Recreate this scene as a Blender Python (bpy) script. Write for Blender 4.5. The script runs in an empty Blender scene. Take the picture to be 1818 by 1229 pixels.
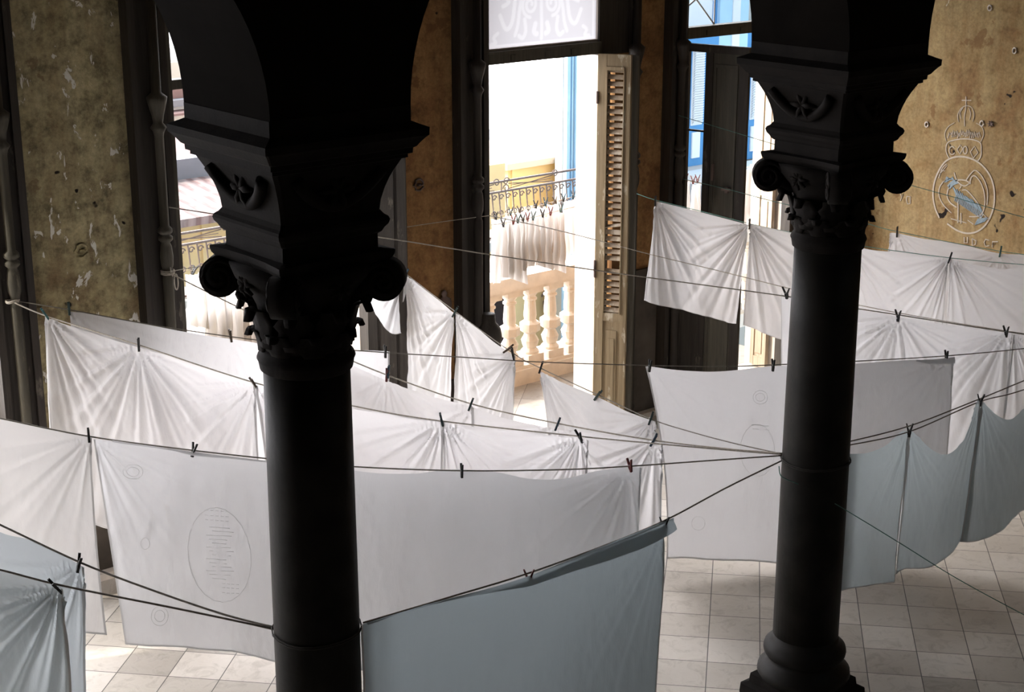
import bpy, bmesh, math, random
import numpy as np
from mathutils import Vector, Matrix, noise

# ------------------------------------------------------------------ camera
F_PX, CX, CY = 2900.0, 909.0, 614.5
PITCH, TH, CAMZ = math.radians(17.0), math.radians(50.1), 4.84
S = bpy.context.scene
COL = S.collection
FW = Vector((math.cos(TH), math.sin(TH), 0)); RT = Vector((math.sin(TH), -math.cos(TH), 0)); UPW = Vector((0, 0, 1))
DV = FW*math.cos(PITCH) - UPW*math.sin(PITCH); UV = FW*math.sin(PITCH) + UPW*math.cos(PITCH)
CAM = Vector((0, 0, CAMZ))
cd = bpy.data.cameras.new('camera'); cam = bpy.data.objects.new('camera', cd); COL.objects.link(cam)
cd.sensor_fit = 'HORIZONTAL'; cd.sensor_width = 36.0; cd.lens = F_PX*36/1818
cd.clip_start = 0.05; cd.clip_end = 300
cam.matrix_world = Matrix(((RT.x, UV.x, -DV.x, 0), (RT.y, UV.y, -DV.y, 0), (RT.z, UV.z, -DV.z, CAMZ), (0, 0, 0, 1)))
S.camera = cam

# ------------------------------------------------------------------ world, sun, exposure
S.view_settings.view_transform = 'Standard'; S.view_settings.look = 'None'
S.view_settings.gamma = 1; S.view_settings.use_curve_mapping = False
S.view_settings.exposure = 0.0
S.cycles.use_denoising = True
S.cycles.max_bounces = 10; S.cycles.diffuse_bounces = 6; S.cycles.transmission_bounces = 8; S.cycles.transparent_max_bounces = 12
w = bpy.data.worlds.new('sky'); S.world = w; w.use_nodes = True
wt = w.node_tree; bg = wt.nodes['Background']; bg.inputs[0].default_value = (0.86, 0.93, 1.0, 1)
SKY_FRONT, SKY_BACK = 15.0, 1.8                 # hazy sky: bright on the street side round the sun, dim behind the palace
_tc = wt.nodes.new('ShaderNodeTexCoord'); _sx = wt.nodes.new('ShaderNodeSeparateXYZ'); wt.links.new(_tc.outputs['Generated'], _sx.inputs[0])
_mr = wt.nodes.new('ShaderNodeMapRange'); _mr.interpolation_type = 'SMOOTHSTEP'; wt.links.new(_sx.outputs['Y'], _mr.inputs['Value'])
_mr.inputs['From Min'].default_value = 0.05; _mr.inputs['From Max'].default_value = 0.6
_mr.inputs['To Min'].default_value = SKY_BACK; _mr.inputs['To Max'].default_value = SKY_FRONT; wt.links.new(_mr.outputs[0], bg.inputs[1])
_cr = wt.nodes.new('ShaderNodeMix'); _cr.data_type = 'RGBA'; _cr.inputs[6].default_value = (0.66, 0.84, 1.0, 1); _cr.inputs[7].default_value = (0.98, 0.96, 1.0, 1)
_m2 = wt.nodes.new('ShaderNodeMapRange'); wt.links.new(_sx.outputs['Y'], _m2.inputs['Value']); _m2.inputs['From Min'].default_value = -0.1; _m2.inputs['From Max'].default_value = 0.6
wt.links.new(_m2.outputs[0], _cr.inputs[0]); wt.links.new(_cr.outputs[2], bg.inputs[0])
sd = bpy.data.lights.new('sun', 'SUN'); sun = bpy.data.objects.new('sun', sd); COL.objects.link(sun)
sd.energy = 5.0; sd.angle = math.radians(2.0); sd.color = (1.0, 0.93, 0.82)
to_sun = Vector((-0.72, 0.28, 0.72)).normalized()
sun.rotation_euler = to_sun.to_track_quat('Z', 'Y').to_euler(); sun.location = (0, 20, 20)

# ------------------------------------------------------------------ pixel rays of the 1818x1229 frame -> world
def ray(x, y): return DV + RT*((x-CX)/F_PX) - UV*((y-CY)/F_PX)
def onY(x, y, Y): r = ray(x, y); return CAM + r*(Y/r.y)
def onX(x, y, X): r = ray(x, y); return CAM + r*(X/r.x)
def onZ(x, y, Z=0): r = ray(x, y); return CAM + r*((Z-CAMZ)/r.z)
class Plane:                                   # a vertical plane through two ground points
    def __init__(s, a, b):
        s.a = Vector((a[0], a[1], 0)); s.b = Vector((b[0], b[1], 0))
        s.t = (s.b-s.a).normalized(); s.n = Vector((s.t.y, -s.t.x, 0))
        if s.n.dot(CAM-s.a) < 0: s.n = -s.n    # n points to the hall side
    def at(s, x, y):
        r = ray(x, y); k = (s.a-CAM).dot(s.n)/r.dot(s.n); return CAM + r*k
    def sz(s, p): return ((p-s.a).dot(s.t), p.z)
    def pt(s, u, z, d=0): p = s.a + s.t*u + s.n*d; p.z = z; return p

# ------------------------------------------------------------------ object helpers
def link(o, parent=None):
    COL.objects.link(o)
    if parent is not None:
        o.parent = parent
    return o
def tag(o, label=None, cat=None, group=None, kind=None):
    if label: o['label'] = label
    if cat: o['category'] = cat
    if group: o['group'] = group
    if kind: o['kind'] = kind
    return o
def empty(name, loc=(0, 0, 0), rz=0, parent=None):
    o = bpy.data.objects.new(name, None); o.location = loc; o.rotation_euler = (0, 0, rz); o.empty_display_size = 0.1
    return link(o, parent)
def obj(name, bm, m, parent=None, smooth=False, world=True):
    """world=True: bm is in world coordinates; it is moved into the parent's space (parents are unscaled empties)"""
    bmesh.ops.recalc_face_normals(bm, faces=bm.faces)
    me = bpy.data.meshes.new(name)
    if smooth:
        for f in bm.faces: f.smooth = True
    bm.to_mesh(me); bm.free()
    if m: me.materials.append(m)
    o = bpy.data.objects.new(name, me); link(o, parent)
    if parent is not None and world:
        mats = []
        p = parent
        M = Matrix.Identity(4)
        while p is not None:
            M = Matrix.LocRotScale(p.location, p.rotation_euler, None) @ M; p = p.parent
        me.transform(M.inverted())
    return o
def copy_tree(o, parent=None):
    c = o.copy(); COL.objects.link(c); c.parent = parent
    for ch in list(o.children): copy_tree(ch, c)
    return c
def box(bm, x0, x1, y0, y1, z0, z1):
    v = [bm.verts.new(p) for p in ((x0,y0,z0),(x1,y0,z0),(x1,y1,z0),(x0,y1,z0),(x0,y0,z1),(x1,y0,z1),(x1,y1,z1),(x0,y1,z1))]
    for f in ((0,3,2,1),(4,5,6,7),(0,1,5,4),(1,2,6,5),(2,3,7,6),(3,0,4,7)): bm.faces.new([v[i] for i in f])
def obox(bm, c, ax, ay, az, hx, hy, hz, taper=1.0):
    """oriented box, centre c, unit axes, half sizes; taper scales the +z end"""
    c = Vector(c); v = []
    for sz in (-1, 1):
        k = taper if sz > 0 else 1
        for sx, sy in ((-1,-1),(1,-1),(1,1),(-1,1)): v.append(bm.verts.new(c + ax*hx*sx*k + ay*hy*sy*k + az*hz*sz))
    for f in ((0,3,2,1),(4,5,6,7),(0,1,5,4),(1,2,6,5),(2,3,7,6),(3,0,4,7)): bm.faces.new([v[i] for i in f])
def lathe(bm, prof, c=(0, 0, 0), n=28, caps=True):
    rings = []
    for r, z in prof:
        rings.append([bm.verts.new((c[0]+r*math.cos(2*math.pi*i/n), c[1]+r*math.sin(2*math.pi*i/n), c[2]+z)) for i in range(n)])
    for a, b in zip(rings, rings[1:]):
        for i in range(n): bm.faces.new((a[i], a[(i+1) % n], b[(i+1) % n], b[i]))
    if caps:
        bm.faces.new(rings[0][::-1]); bm.faces.new(rings[-1])
def square_loft(bm, prof, c=(0, 0, 0), sub=1, ch=0.06, concave=0.0):
    """prof: (half side, z); a slightly chamfered square section; concave pulls the side middles in"""
    rings = []
    for s, z in prof:
        pts = []
        for k in range(4):
            a = k*math.pi/2
            for u in (-1+ch, -0.5, 0, 0.5, 1-ch):
                d = s*(1 - concave*(1-u*u))
                x, y = d, u*s
                pts.append((x*math.cos(a)-y*math.sin(a), x*math.sin(a)+y*math.cos(a)))
        rings.append([bm.verts.new((c[0]+x, c[1]+y, c[2]+z)) for x, y in pts])
    n = len(rings[0])
    for a, b in zip(rings, rings[1:]):
        for i in range(n): bm.faces.new((a[i], a[(i+1) % n], b[(i+1) % n], b[i]))
    bm.faces.new(rings[0][::-1]); bm.faces.new(rings[-1])
def tube(bm, pts, r, n=8, r1=None):
    pts = [Vector(p) for p in pts]; rings = []
    up = Vector((0.13, 0.21, 1)).normalized()
    for i, p in enumerate(pts):
        t = (pts[min(i+1, len(pts)-1)] - pts[max(i-1, 0)]).normalized()
        a = t.cross(up)
        if a.length < 1e-3: a = t.cross(Vector((1, 0, 0)))
        a.normalize(); b = t.cross(a)
        rr = r if r1 is None else r + (r1-r)*i/(len(pts)-1)
        rings.append([bm.verts.new(p + (a*math.cos(2*math.pi*k/n) + b*math.sin(2*math.pi*k/n))*rr) for k in range(n)])
    for a, b in zip(rings, rings[1:]):
        for k in range(n): bm.faces.new((a[k], a[(k+1) % n], b[(k+1) % n], b[k]))
    bm.faces.new(rings[0][::-1]); bm.faces.new(rings[-1])
def catmull(pts, per=8):
    out = []; n = len(pts)
    for i in range(n-1):
        p0 = pts[max(i-1, 0)]; p1 = pts[i]; p2 = pts[i+1]; p3 = pts[min(i+2, n-1)]
        for k in range(per):
            t = k/per
            out.append(0.5*((2*p1) + (p2-p0)*t + (2*p0-5*p1+4*p2-p3)*t*t + (3*p1-p0-3*p2+p3)*t**3))
    out.append(pts[-1]); return out
def prism(bm, poly, o, ax, ay, nn, d):
    """poly in (ax, ay) coordinates from o, extruded by d along nn"""
    a = [bm.verts.new(o + ax*x + ay*y) for x, y in poly]; b = [bm.verts.new(o + ax*x + ay*y + nn*d) for x, y in poly]
    n = len(poly)
    bm.faces.new(a[::-1]); bm.faces.new(b)
    for i in range(n): bm.faces.new((a[i], a[(i+1) % n], b[(i+1) % n], b[i]))
X, Y, Z = Vector((1, 0, 0)), Vector((0, 1, 0)), Vector((0, 0, 1))

# ------------------------------------------------------------------ materials
class NT:
    def __init__(s, name):
        s.m = bpy.data.materials.new(name); s.m.use_nodes = True; s.t = s.m.node_tree; s.n = s.t.nodes; s.n.clear()
        s.out = s.n.new('ShaderNodeOutputMaterial'); s.co = s.n.new('ShaderNodeTexCoord')
    def l(s, a, b): s.t.links.new(a, b)
    def noise(s, scale, detail=4, rough=0.55, vec=None, dist=0.0):
        n = s.n.new('ShaderNodeTexNoise'); n.inputs['Scale'].default_value = scale; n.inputs['Detail'].default_value = detail
        n.inputs['Roughness'].default_value = rough; n.inputs['Distortion'].default_value = dist
        s.l(vec or s.co.outputs['Object'], n.inputs['Vector']); return n.outputs['Fac']
    def mapping(s, scale=(1, 1, 1), rot=(0, 0, 0), loc=(0, 0, 0)):
        n = s.n.new('ShaderNodeMapping'); n.inputs['Scale'].default_value = scale; n.inputs['Rotation'].default_value = rot
        n.inputs['Location'].default_value = loc
        s.l(s.co.outputs['Object'], n.inputs['Vector']); return n.outputs[0]
    def ramp(s, fac, stops, interp='LINEAR'):
        n = s.n.new('ShaderNodeValToRGB'); n.color_ramp.interpolation = interp
        e = n.color_ramp.elements
        e[0].position, e[0].color = stops[0][0], (*stops[0][1], 1)
        e[1].position, e[1].color = stops[-1][0], (*stops[-1][1], 1)
        for p, c in stops[1:-1]: k = e.new(p); k.color = (*c, 1)
        s.l(fac, n.inputs[0]); return n.outputs[0]
    def mix(s, f, a, b, mode='MIX'):
        n = s.n.new('ShaderNodeMix'); n.data_type = 'RGBA'; n.blend_type = mode
        for sock, v in ((n.inputs[0], f), (n.inputs[6], a), (n.inputs[7], b)):
            if isinstance(v, (int, float)): sock.default_value = v
            elif isinstance(v, tuple): sock.default_value = (*v, 1)
            else: s.l(v, sock)
        return n.outputs[2]
    def bump(s, h, strength=0.3, dist=0.01, normal=None):
        n = s.n.new('ShaderNodeBump'); n.inputs['Strength'].default_value = strength; n.inputs['Distance'].default_value = dist
        s.l(h, n.inputs['Height'])
        if normal: s.l(normal, n.inputs['Normal'])
        return n.outputs[0]
    def bsdf(s, col, rough=0.7, normal=None, metal=0.0, spec=0.3):
        n = s.n.new('ShaderNodeBsdfPrincipled')
        if isinstance(col, tuple): n.inputs['Base Color'].default_value = (*col, 1)
        else: s.l(col, n.inputs['Base Color'])
        if isinstance(rough, (int, float)): n.inputs['Roughness'].default_value = rough
        else: s.l(rough, n.inputs['Roughness'])
        n.inputs['Metallic'].default_value = metal; n.inputs['Specular IOR Level'].default_value = spec
        if normal: s.l(normal, n.inputs['Normal'])
        s.l(n.outputs[0], s.out.inputs[0]); return n
BW = [(0, (0, 0, 0)), (1, (1, 1, 1))]
def m_plain(name, col, rough=0.7, metal=0.0, var=0.12, scale=6, bump=0.1, spec=0.3):
    t = NT(name); nz = t.noise(scale, 5)
    c = t.ramp(nz, [(0.25, tuple(x*(1-var) for x in col)), (0.75, tuple(min(1, x*(1+var)) for x in col))])
    t.bsdf(c, rough, t.bump(t.noise(scale*6, 4), bump, 0.004), metal, spec); return t.m
def m_plaster(name, base, alt, patch, stain, streak=(1.0, 1.0, 1.0), peel=0.64, seed=0.0, bstr=0.5, mott=0.55):
    t = NT(name)
    mp = t.mapping(loc=(seed, seed*0.7, seed*1.3)); ms = t.mapping(scale=(6, 6, 0.9), loc=(seed, 0, 0)); mv = t.mapping(scale=(2.2, 2.2, 1.0), loc=(0, seed, 2))
    c = t.ramp(t.noise(2.3, 8, 0.62, mp, 0.4), [(0.30, stain), (0.45, base), (0.62, alt), (0.8, base)])
    c = t.mix(t.ramp(t.noise(2.0, 6, 0.6, ms), [(0.42, (0, 0, 0)), (0.72, (0.6, 0.6, 0.6))]), c, stain)
    c = t.mix(t.ramp(t.noise(11, 7, 0.7, mp), [(0.35, (0.5, 0.5, 0.5)), (0.5, (0.95, 0.95, 0.95)), (0.7, (1.15, 1.12, 1.05))]), c, c)
    c = t.mix(1.0, c, t.ramp(t.noise(9, 7, 0.72, t.mapping(loc=(seed+3, 1, 5))), [(0.34, tuple([1-mott]*3)), (0.52, (1.0, 1.0, 1.0)), (0.68, (1+mott*0.35, 1+mott*0.33, 1+mott*0.28))]), 'MULTIPLY')
    g = t.ramp(t.noise(34, 6, 0.75, mp), [(0.3, (0.62, 0.62, 0.62)), (0.7, (1.0, 1.0, 1.0))])
    c = t.mix(1.0, c, g, 'MULTIPLY')
    pe = t.noise(5.2, 6, 0.6, mv, 0.6)
    pm = t.ramp(pe, [(peel, (0, 0, 0)), (peel+0.012, (1, 1, 1))])
    c = t.mix(pm, c, patch)
    pe2 = t.ramp(t.noise(3.1, 7, 0.66, t.mapping(loc=(4+seed, 9, 1))), [(0.60, (0, 0, 0)), (0.63, (0.75, 0.75, 0.75))])
    c = t.mix(pe2, c, tuple(x*0.72 for x in stain))
    holes = t.ramp(t.noise(7.5, 2, 0.4, t.mapping(loc=(1, 2+seed, 7))), [(0.235, (1, 1, 1)), (0.255, (0, 0, 0))])
    c = t.mix(holes, c, (0.02, 0.015, 0.012))
    b = t.bump(t.noise(26, 7, 0.72, mp), bstr, 0.012); b = t.bump(pm, 0.35, 0.006, b); b = t.bump(t.noise(3.0, 5, 0.6, mp), 0.5, 0.03, b)
    t.bsdf(c, 0.9, b, 0, 0.15); return t.m
def m_wood(name, col, alt, rough=0.65, worn=None, wf=0.6):
    t = NT(name); mp = t.mapping(scale=(22, 22, 1.3))
    c = t.ramp(t.noise(1.6, 7, 0.65, mp, 0.5), [(0.3, col), (0.7, alt)])
    if worn: c = t.mix(t.ramp(t.noise(3.0, 6, 0.65, t.mapping(scale=(3, 3, 1))), [(wf, (0, 0, 0)), (wf+0.06, (1, 1, 1))]), c, worn)
    t.bsdf(c, rough, t.bump(t.noise(2.5, 6, 0.7, mp), 0.35, 0.006), 0, 0.3); return t.m
def m_cloth(name, col=(0.84, 0.83, 0.83), tr=0.50, wr=0.16, trcol=None):
    t = NT(name)
    mv = t.mapping(scale=(1, 1, 0.30)); big = t.noise(9, 5, 0.6, mv, 0.9); fine = t.noise(42, 4, 0.6, t.mapping(scale=(1, 1, 0.6)), 0.3)
    b = t.bump(big, wr, 0.03); b = t.bump(fine, 0.16, 0.004, b)
    cc = t.ramp(t.noise(3.0, 4), [(0.3, tuple(x*0.96 for x in col)), (0.7, col)])
    d = t.n.new('ShaderNodeBsdfDiffuse'); r = t.n.new('ShaderNodeBsdfTranslucent'); mx = t.n.new('ShaderNodeMixShader')
    t.l(cc, d.inputs[0]); r.inputs[0].default_value = (*(trcol or col), 1); mx.inputs[0].default_value = tr
    t.l(b, d.inputs['Normal']); t.l(b, r.inputs['Normal'])
    t.l(d.outputs[0], mx.inputs[1]); t.l(r.outputs[0], mx.inputs[2]); t.l(mx.outputs[0], t.out.inputs[0]); return t.m
def m_floor(name, c1, c2, size=0.32507, off=(-0.282, 0.308), ang=TH-math.radians(8.13), grout=(0.10, 0.09, 0.08), gw=0.006, rough=(0.28, 0.5)):
    t = NT(name); a = ang
    def dot(v, add):
        n = t.n.new('ShaderNodeVectorMath'); n.operation = 'DOT_PRODUCT'; t.l(t.co.outputs['Object'], n.inputs[0]); n.inputs[1].default_value = v
        m = t.n.new('ShaderNodeMath'); m.operation = 'ADD'; t.l(n.outputs['Value'], m.inputs[0]); m.inputs[1].default_value = add; return m.outputs[0]
    u = dot((math.sin(a)/size, -math.cos(a)/size, 0), -off[0]+100); v = dot((math.cos(a)/size, math.sin(a)/size, 0), -off[1]+100)
    def mth(op, x, y=None):
        m = t.n.new('ShaderNodeMath'); m.operation = op
        for i, q in enumerate((x, y)):
            if q is None: continue
            if isinstance(q, (int, float)): m.inputs[i].default_value = q
            else: t.l(q, m.inputs[i])
        return m.outputs[0]
    cmb = t.n.new('ShaderNodeCombineXYZ'); t.l(mth('FLOOR', u), cmb.inputs[0]); t.l(mth('FLOOR', v), cmb.inputs[1])
    wn = t.n.new('ShaderNodeTexWhiteNoise'); wn.noise_dimensions = '2D'; t.l(cmb.outputs[0], wn.inputs['Vector'])
    fu = mth('FRACT', u); fv = mth('FRACT', v); h = gw/size
    e = mth('MINIMUM', mth('MINIMUM', fu, mth('SUBTRACT', 1, fu)), mth('MINIMUM', fv, mth('SUBTRACT', 1, fv)))
    gm = mth('LESS_THAN', e, h*0.5)
    tile = t.ramp(wn.outputs['Value'], [(0, tuple(x*0.70 for x in c1)), (0.12, tuple(x*0.92 for x in c1)), (0.55, c1), (1, c2)])
    ad = t.n.new('ShaderNodeVectorMath'); ad.operation = 'ADD'; t.l(t.co.outputs['Object'], ad.inputs[0]); t.l(wn.outputs['Color'], ad.inputs[1])
    vein = t.noise(7, 8, 0.68, ad.outputs[0], 1.3)
    c = t.mix(1.0, tile, t.ramp(vein, [(0.35, (0.80, 0.79, 0.77)), (0.5, (1, 1, 1)), (0.7, (0.93, 0.92, 0.90))]), 'MULTIPLY')
    c = t.mix(1.0, c, t.ramp(t.noise(1.1, 5), [(0.35, (0.86, 0.85, 0.83)), (0.6, (1, 1, 1))]), 'MULTIPLY')
    c = t.mix(gm, c, grout)
    rg = t.ramp(t.noise(5, 5), [(0.3, (rough[0],)*3), (0.7, (rough[1],)*3)])
    t.bsdf(c, rg, t.bump(gm, 0.3, -0.003), 0, 0.4); return t.m

M = {}
M['pier_olive'] = m_plaster('olive_plaster', (0.52, 0.44, 0.245), (0.66, 0.57, 0.33), (0.86, 0.83, 0.75), (0.29, 0.20, 0.11), peel=0.615)
M['pier_brown'] = m_plaster('brown_plaster', (0.42, 0.225, 0.09), (0.46, 0.26, 0.105), (0.60, 0.48, 0.32), (0.27, 0.13, 0.055), peel=0.73, seed=3.1, bstr=0.25, mott=0.35)
M['wall_tan'] = m_plaster('tan_plaster', (0.40, 0.28, 0.13), (0.46, 0.34, 0.17), (0.62, 0.55, 0.44), (0.27, 0.15, 0.065), peel=0.725, seed=7.7, bstr=0.22, mott=0.22)
M['dado'] = m_plain('dark_marbled_dado', (0.085, 0.07, 0.055), 0.5, var=0.6, scale=3)
M['wood_dark'] = m_wood('dark_weathered_wood', (0.026, 0.021, 0.017), (0.052, 0.043, 0.034), worn=(0.11, 0.095, 0.075), wf=0.62)
M['wood_green'] = m_wood('green_grey_wood', (0.055, 0.049, 0.037), (0.105, 0.094, 0.070), worn=(0.17, 0.15, 0.11), wf=0.66)
M['wood_pale'] = m_wood('sun_bleached_wood', (0.30, 0.23, 0.16), (0.46, 0.37, 0.27), worn=(0.55, 0.48, 0.38), wf=0.56)
M['wood_leaf'] = m_wood('worn_shutter_wood', (0.20, 0.15, 0.085), (0.34, 0.26, 0.155), worn=(0.50, 0.44, 0.33), wf=0.58)
M['stone'] = m_plain('silhouette_dark_stone', (0.008, 0.0065, 0.0055), 0.85, var=0.5, scale=9, bump=0.5, spec=0.08)  # backlit silhouette put into the base colour; the stone itself is lighter
M['shaft'] = m_plain('smooth_dark_shaft_stone', (0.009, 0.008, 0.0065), 0.55, var=0.6, scale=7, bump=0.25, spec=0.10)  # same backlit darkness put into the shaft colour
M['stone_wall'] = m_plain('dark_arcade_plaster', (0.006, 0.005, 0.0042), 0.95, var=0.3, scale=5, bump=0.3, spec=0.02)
M['cloth'] = m_cloth('white_tablecloth')
M['cloth_k'] = m_cloth('dimmed_cream_tablecloth', (0.80, 0.775, 0.755), 0.24, 0.16)  # white cloth made less see-through to dim the window light in it
M['cloth_n'] = m_cloth('off_white_napkin_linen', (0.52, 0.49, 0.46), 0.5, 0.12)
M['cloth_b'] = m_cloth('white_cotton_tablecloth', (0.75, 0.745, 0.75), 0.38, 0.16)
M['cloth_d'] = m_cloth('blue_shaded_tablecloth', (0.47, 0.55, 0.585), 0.17, 0.16)  # bluish shade put into the colour of a white cloth
M['cloth_e'] = m_cloth('pale_blue_shaded_tablecloth', (0.70, 0.745, 0.755), 0.5, 0.22)  # white cloth tinted to stand for pale blue shade
M['cloth_e2'] = m_cloth('pale_grey_shaded_tablecloth', (0.53, 0.57, 0.59), 0.5, 0.16)  # white cloth darkened in colour to stand for shade
M['cloth_f'] = m_cloth('grey_shaded_tablecloth', (0.47, 0.53, 0.54), 0.34, 0.16)  # shade right of the column put into white cloth's colour
M['cloth_w'] = m_cloth('brightened_white_tablecloth', (0.93, 0.915, 0.915), 0.62, 0.16)  # brighter copy of the white cloth, window glow put into its colour
M['hem'] = m_cloth('stitched_hem', (0.70, 0.69, 0.68), 0.20, 0.1)
M['rope'] = m_plain('pale_cord', (0.50, 0.45, 0.38), 0.8, var=0.25, scale=60, bump=0.6)
M['rope_dark'] = m_plain('grey_cord', (0.20, 0.18, 0.15), 0.8, var=0.3, scale=60, bump=0.6)
M['cord_black'] = m_plain('near_black_cord', (0.03, 0.027, 0.024), 0.9, var=0.3, scale=60)  # near-black so the ties vanish against the column shafts
M['rope_green'] = m_plain('green_string', (0.10, 0.22, 0.18), 0.7, var=0.2, scale=60)
for n, c in (('black', (0.018, 0.018, 0.017)), ('green', (0.03, 0.055, 0.05)), ('red', (0.11, 0.02, 0.018)), ('blue', (0.025, 0.05, 0.07)), ('brown', (0.10, 0.07, 0.045)), ('teal', (0.05, 0.13, 0.13))):
    M['pin_'+n] = m_plain(n+'_clothespin_plastic', c, 0.5, var=0.2, scale=40)
M['steel'] = m_plain('spring_steel', (0.3, 0.3, 0.3), 0.35, 1.0)
M['iron'] = m_plain('rusty_iron', (0.17, 0.12, 0.10), 0.7, var=0.3, scale=8)
M['floor'] = m_floor('diagonal_marble_tiles', (0.60, 0.55, 0.48), (0.74, 0.69, 0.62))
M['balcony'] = m_floor('balcony_marble_tiles', (0.40, 0.37, 0.33), (0.46, 0.43, 0.39), size=0.45, gw=0.005)
M['marble'] = m_plain('weathered_white_marble', (0.76, 0.69, 0.60), 0.6, var=0.14, scale=7, bump=0.3)
M['jamb'] = m_plain('whitewashed_jamb', (0.62, 0.56, 0.49), 0.85, var=0.08, scale=5)
M['yellow'] = m_plain('yellow_facade_paint', (0.72, 0.56, 0.30), 0.85, var=0.08, scale=1.5)
M['cream'] = m_plain('cream_facade_paint', (0.50, 0.46, 0.40), 0.85, var=0.06, scale=1.5)
M['whitep'] = m_plain('white_facade_paint', (0.78, 0.78, 0.78), 0.8, var=0.04, scale=2)
M['blue'] = m_plain('blue_facade_paint', (0.09, 0.27, 0.52), 0.6, var=0.08, scale=2)
M['lightblue'] = m_plain('light_blue_facade_paint', (0.44, 0.64, 0.80), 0.6, var=0.08, scale=2)
M['grey'] = m_plain('grey_render', (0.21, 0.21, 0.23), 0.85, var=0.2, scale=1.2)
M['pinkroof'] = m_plain('pink_roof_felt', (0.20, 0.125, 0.115), 0.9, var=0.15, scale=1.2)
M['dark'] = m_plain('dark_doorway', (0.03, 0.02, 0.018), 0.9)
M['ceil'] = m_plain('dark_timber_ceiling', (0.10, 0.08, 0.06), 0.9)
M['back'] = m_plain('dark_back_wall', (0.06, 0.045, 0.035), 0.9, var=0.3, scale=2)
def m_roof():
    t = NT('pink_barrel_tiles'); wv = t.n.new('ShaderNodeTexWave'); wv.inputs['Scale'].default_value = 1.5; wv.bands_direction = 'X'; wv.inputs['Distortion'].default_value = 2.5
    wv.inputs['Detail'].default_value = 2
    t.l(t.co.outputs['Object'], wv.inputs['Vector'])
    c = t.ramp(wv.outputs['Fac'], [(0.2, (0.22, 0.145, 0.135)), (0.6, (0.34, 0.255, 0.24))]); c = t.mix(t.ramp(t.noise(2.5), [(0.45, (0, 0, 0)), (0.6, (0.7, 0.7, 0.7))]), c, (0.30, 0.25, 0.235))
    t.bsdf(c, 0.9, t.bump(wv.outputs['Fac'], 0.8, 0.05), 0, 0.1); return t.m
M['roof'] = m_roof()
def m_glass():
    t = NT('frosted_etched_glass'); r = t.n.new('ShaderNodeBsdfTranslucent'); at = t.n.new('ShaderNodeAttribute'); at.attribute_name = 'etch'
    c = t.mix(at.outputs['Fac'], (0.128, 0.127, 0.132), (0.148, 0.148, 0.151)); t.l(c, r.inputs[0])
    g = t.n.new('ShaderNodeBsdfGlossy'); g.inputs['Roughness'].default_value = 0.3; mx = t.n.new('ShaderNodeMixShader'); mx.inputs[0].default_value = 0.04
    t.l(r.outputs[0], mx.inputs[1]); t.l(g.outputs[0], mx.inputs[2]); t.l(mx.outputs[0], t.out.inputs[0]); return t.m
M['frost'] = m_glass()
def m_clear():
    t = NT('clear_window_glass'); a = t.n.new('ShaderNodeBsdfTransparent'); g = t.n.new('ShaderNodeBsdfGlossy'); g.inputs['Roughness'].default_value = 0.05
    a.inputs[0].default_value = (0.93, 0.95, 0.96, 1); mx = t.n.new('ShaderNodeMixShader'); mx.inputs[0].default_value = 0.06
    t.l(a.outputs[0], mx.inputs[1]); t.l(g.outputs[0], mx.inputs[2]); t.l(mx.outputs[0], t.out.inputs[0]); return t.m
M['clear'] = m_clear()
M['etch'] = m_plain('white_etching', (0.90, 0.91, 0.93), 0.9, var=0.02)
def m_chalk(name, col):
    return m_plain(name, col, 0.95, var=0.1, scale=50)
M['chalk'] = m_chalk('white_chalk', (0.52, 0.45, 0.36)); M['chalk_blue'] = m_chalk('blue_chalk', (0.30, 0.38, 0.42))

# ------------------------------------------------------------------ the hall
FI, FO = 9.8, 10.25          # inner and outer face of the facade wall
XL, XR_, YB, ZC = -3.3, 12.0, -3.0, 6.0
OPEN = [(-1.2, 1.3), (2.35, 3.88), (5.12, 6.75), (7.78, 9.30), (9.96, 11.55)]     # masonry openings along the facade; first one unseen, added and widened for light
TOPW = 4.2
def struct(name, bm, m, parent=None, smooth=False):
    o = obj(name, bm, m, parent, smooth); 
    if parent is None: o['kind'] = 'structure'
    return o
bm = bmesh.new(); box(bm, XL, XR_, YB, FO, -0.25, 0); struct('floor', bm, M['floor'])
bm = bmesh.new(); box(bm, XL, XR_, FO, 11.55, -0.25, -0.015); struct('floor_balcony', bm, M['balcony'])
bm = bmesh.new()                              # ceiling, with an unseen gap added to let in cool sky fill
for a in ((XL, 7.5, YB, FO), (7.5, 10.5, 0.5, FO), (10.5, XR_, YB, FO), (7.5, 10.5, YB, -1.5)): box(bm, a[0], a[1], a[2], a[3], ZC, ZC+0.25)
struct('ceiling', bm, M['ceil'])
bm = bmesh.new(); box(bm, XR_, XR_+0.4, YB, FO, 0, ZC); struct('wall_right', bm, M['wall_tan'])
bm = bmesh.new(); box(bm, XL-0.3, XL, YB, FO, 0, ZC); struct('wall_left', bm, M['back'])
bm = bmesh.new(); box(bm, XL, XR_, YB-0.3, YB, 0, ZC); struct('wall_front', bm, M['back'])
edges = [XL] + [v for o in OPEN for v in o] + [XR_]
for i in range(0, len(edges), 2):
    bm = bmesh.new(); box(bm, edges[i], edges[i+1], FI, FO, 0, TOPW)
    struct('wall_back', bm, M['pier_olive'] if edges[i+1] < 5.2 else M['pier_brown'])
bm = bmesh.new(); box(bm, XL, XR_, FI, FO, TOPW, ZC); struct('wall_back', bm, M['pier_brown'])
# whitewashed reveals (right jamb of each opening)
for i, (a, b) in enumerate(OPEN):
    bm = bmesh.new(); box(bm, b-0.012, b, FI+0.06, FO+0.005, 0, TOPW); struct('trim_%d' % (i+1), bm, M['jamb'])
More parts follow.
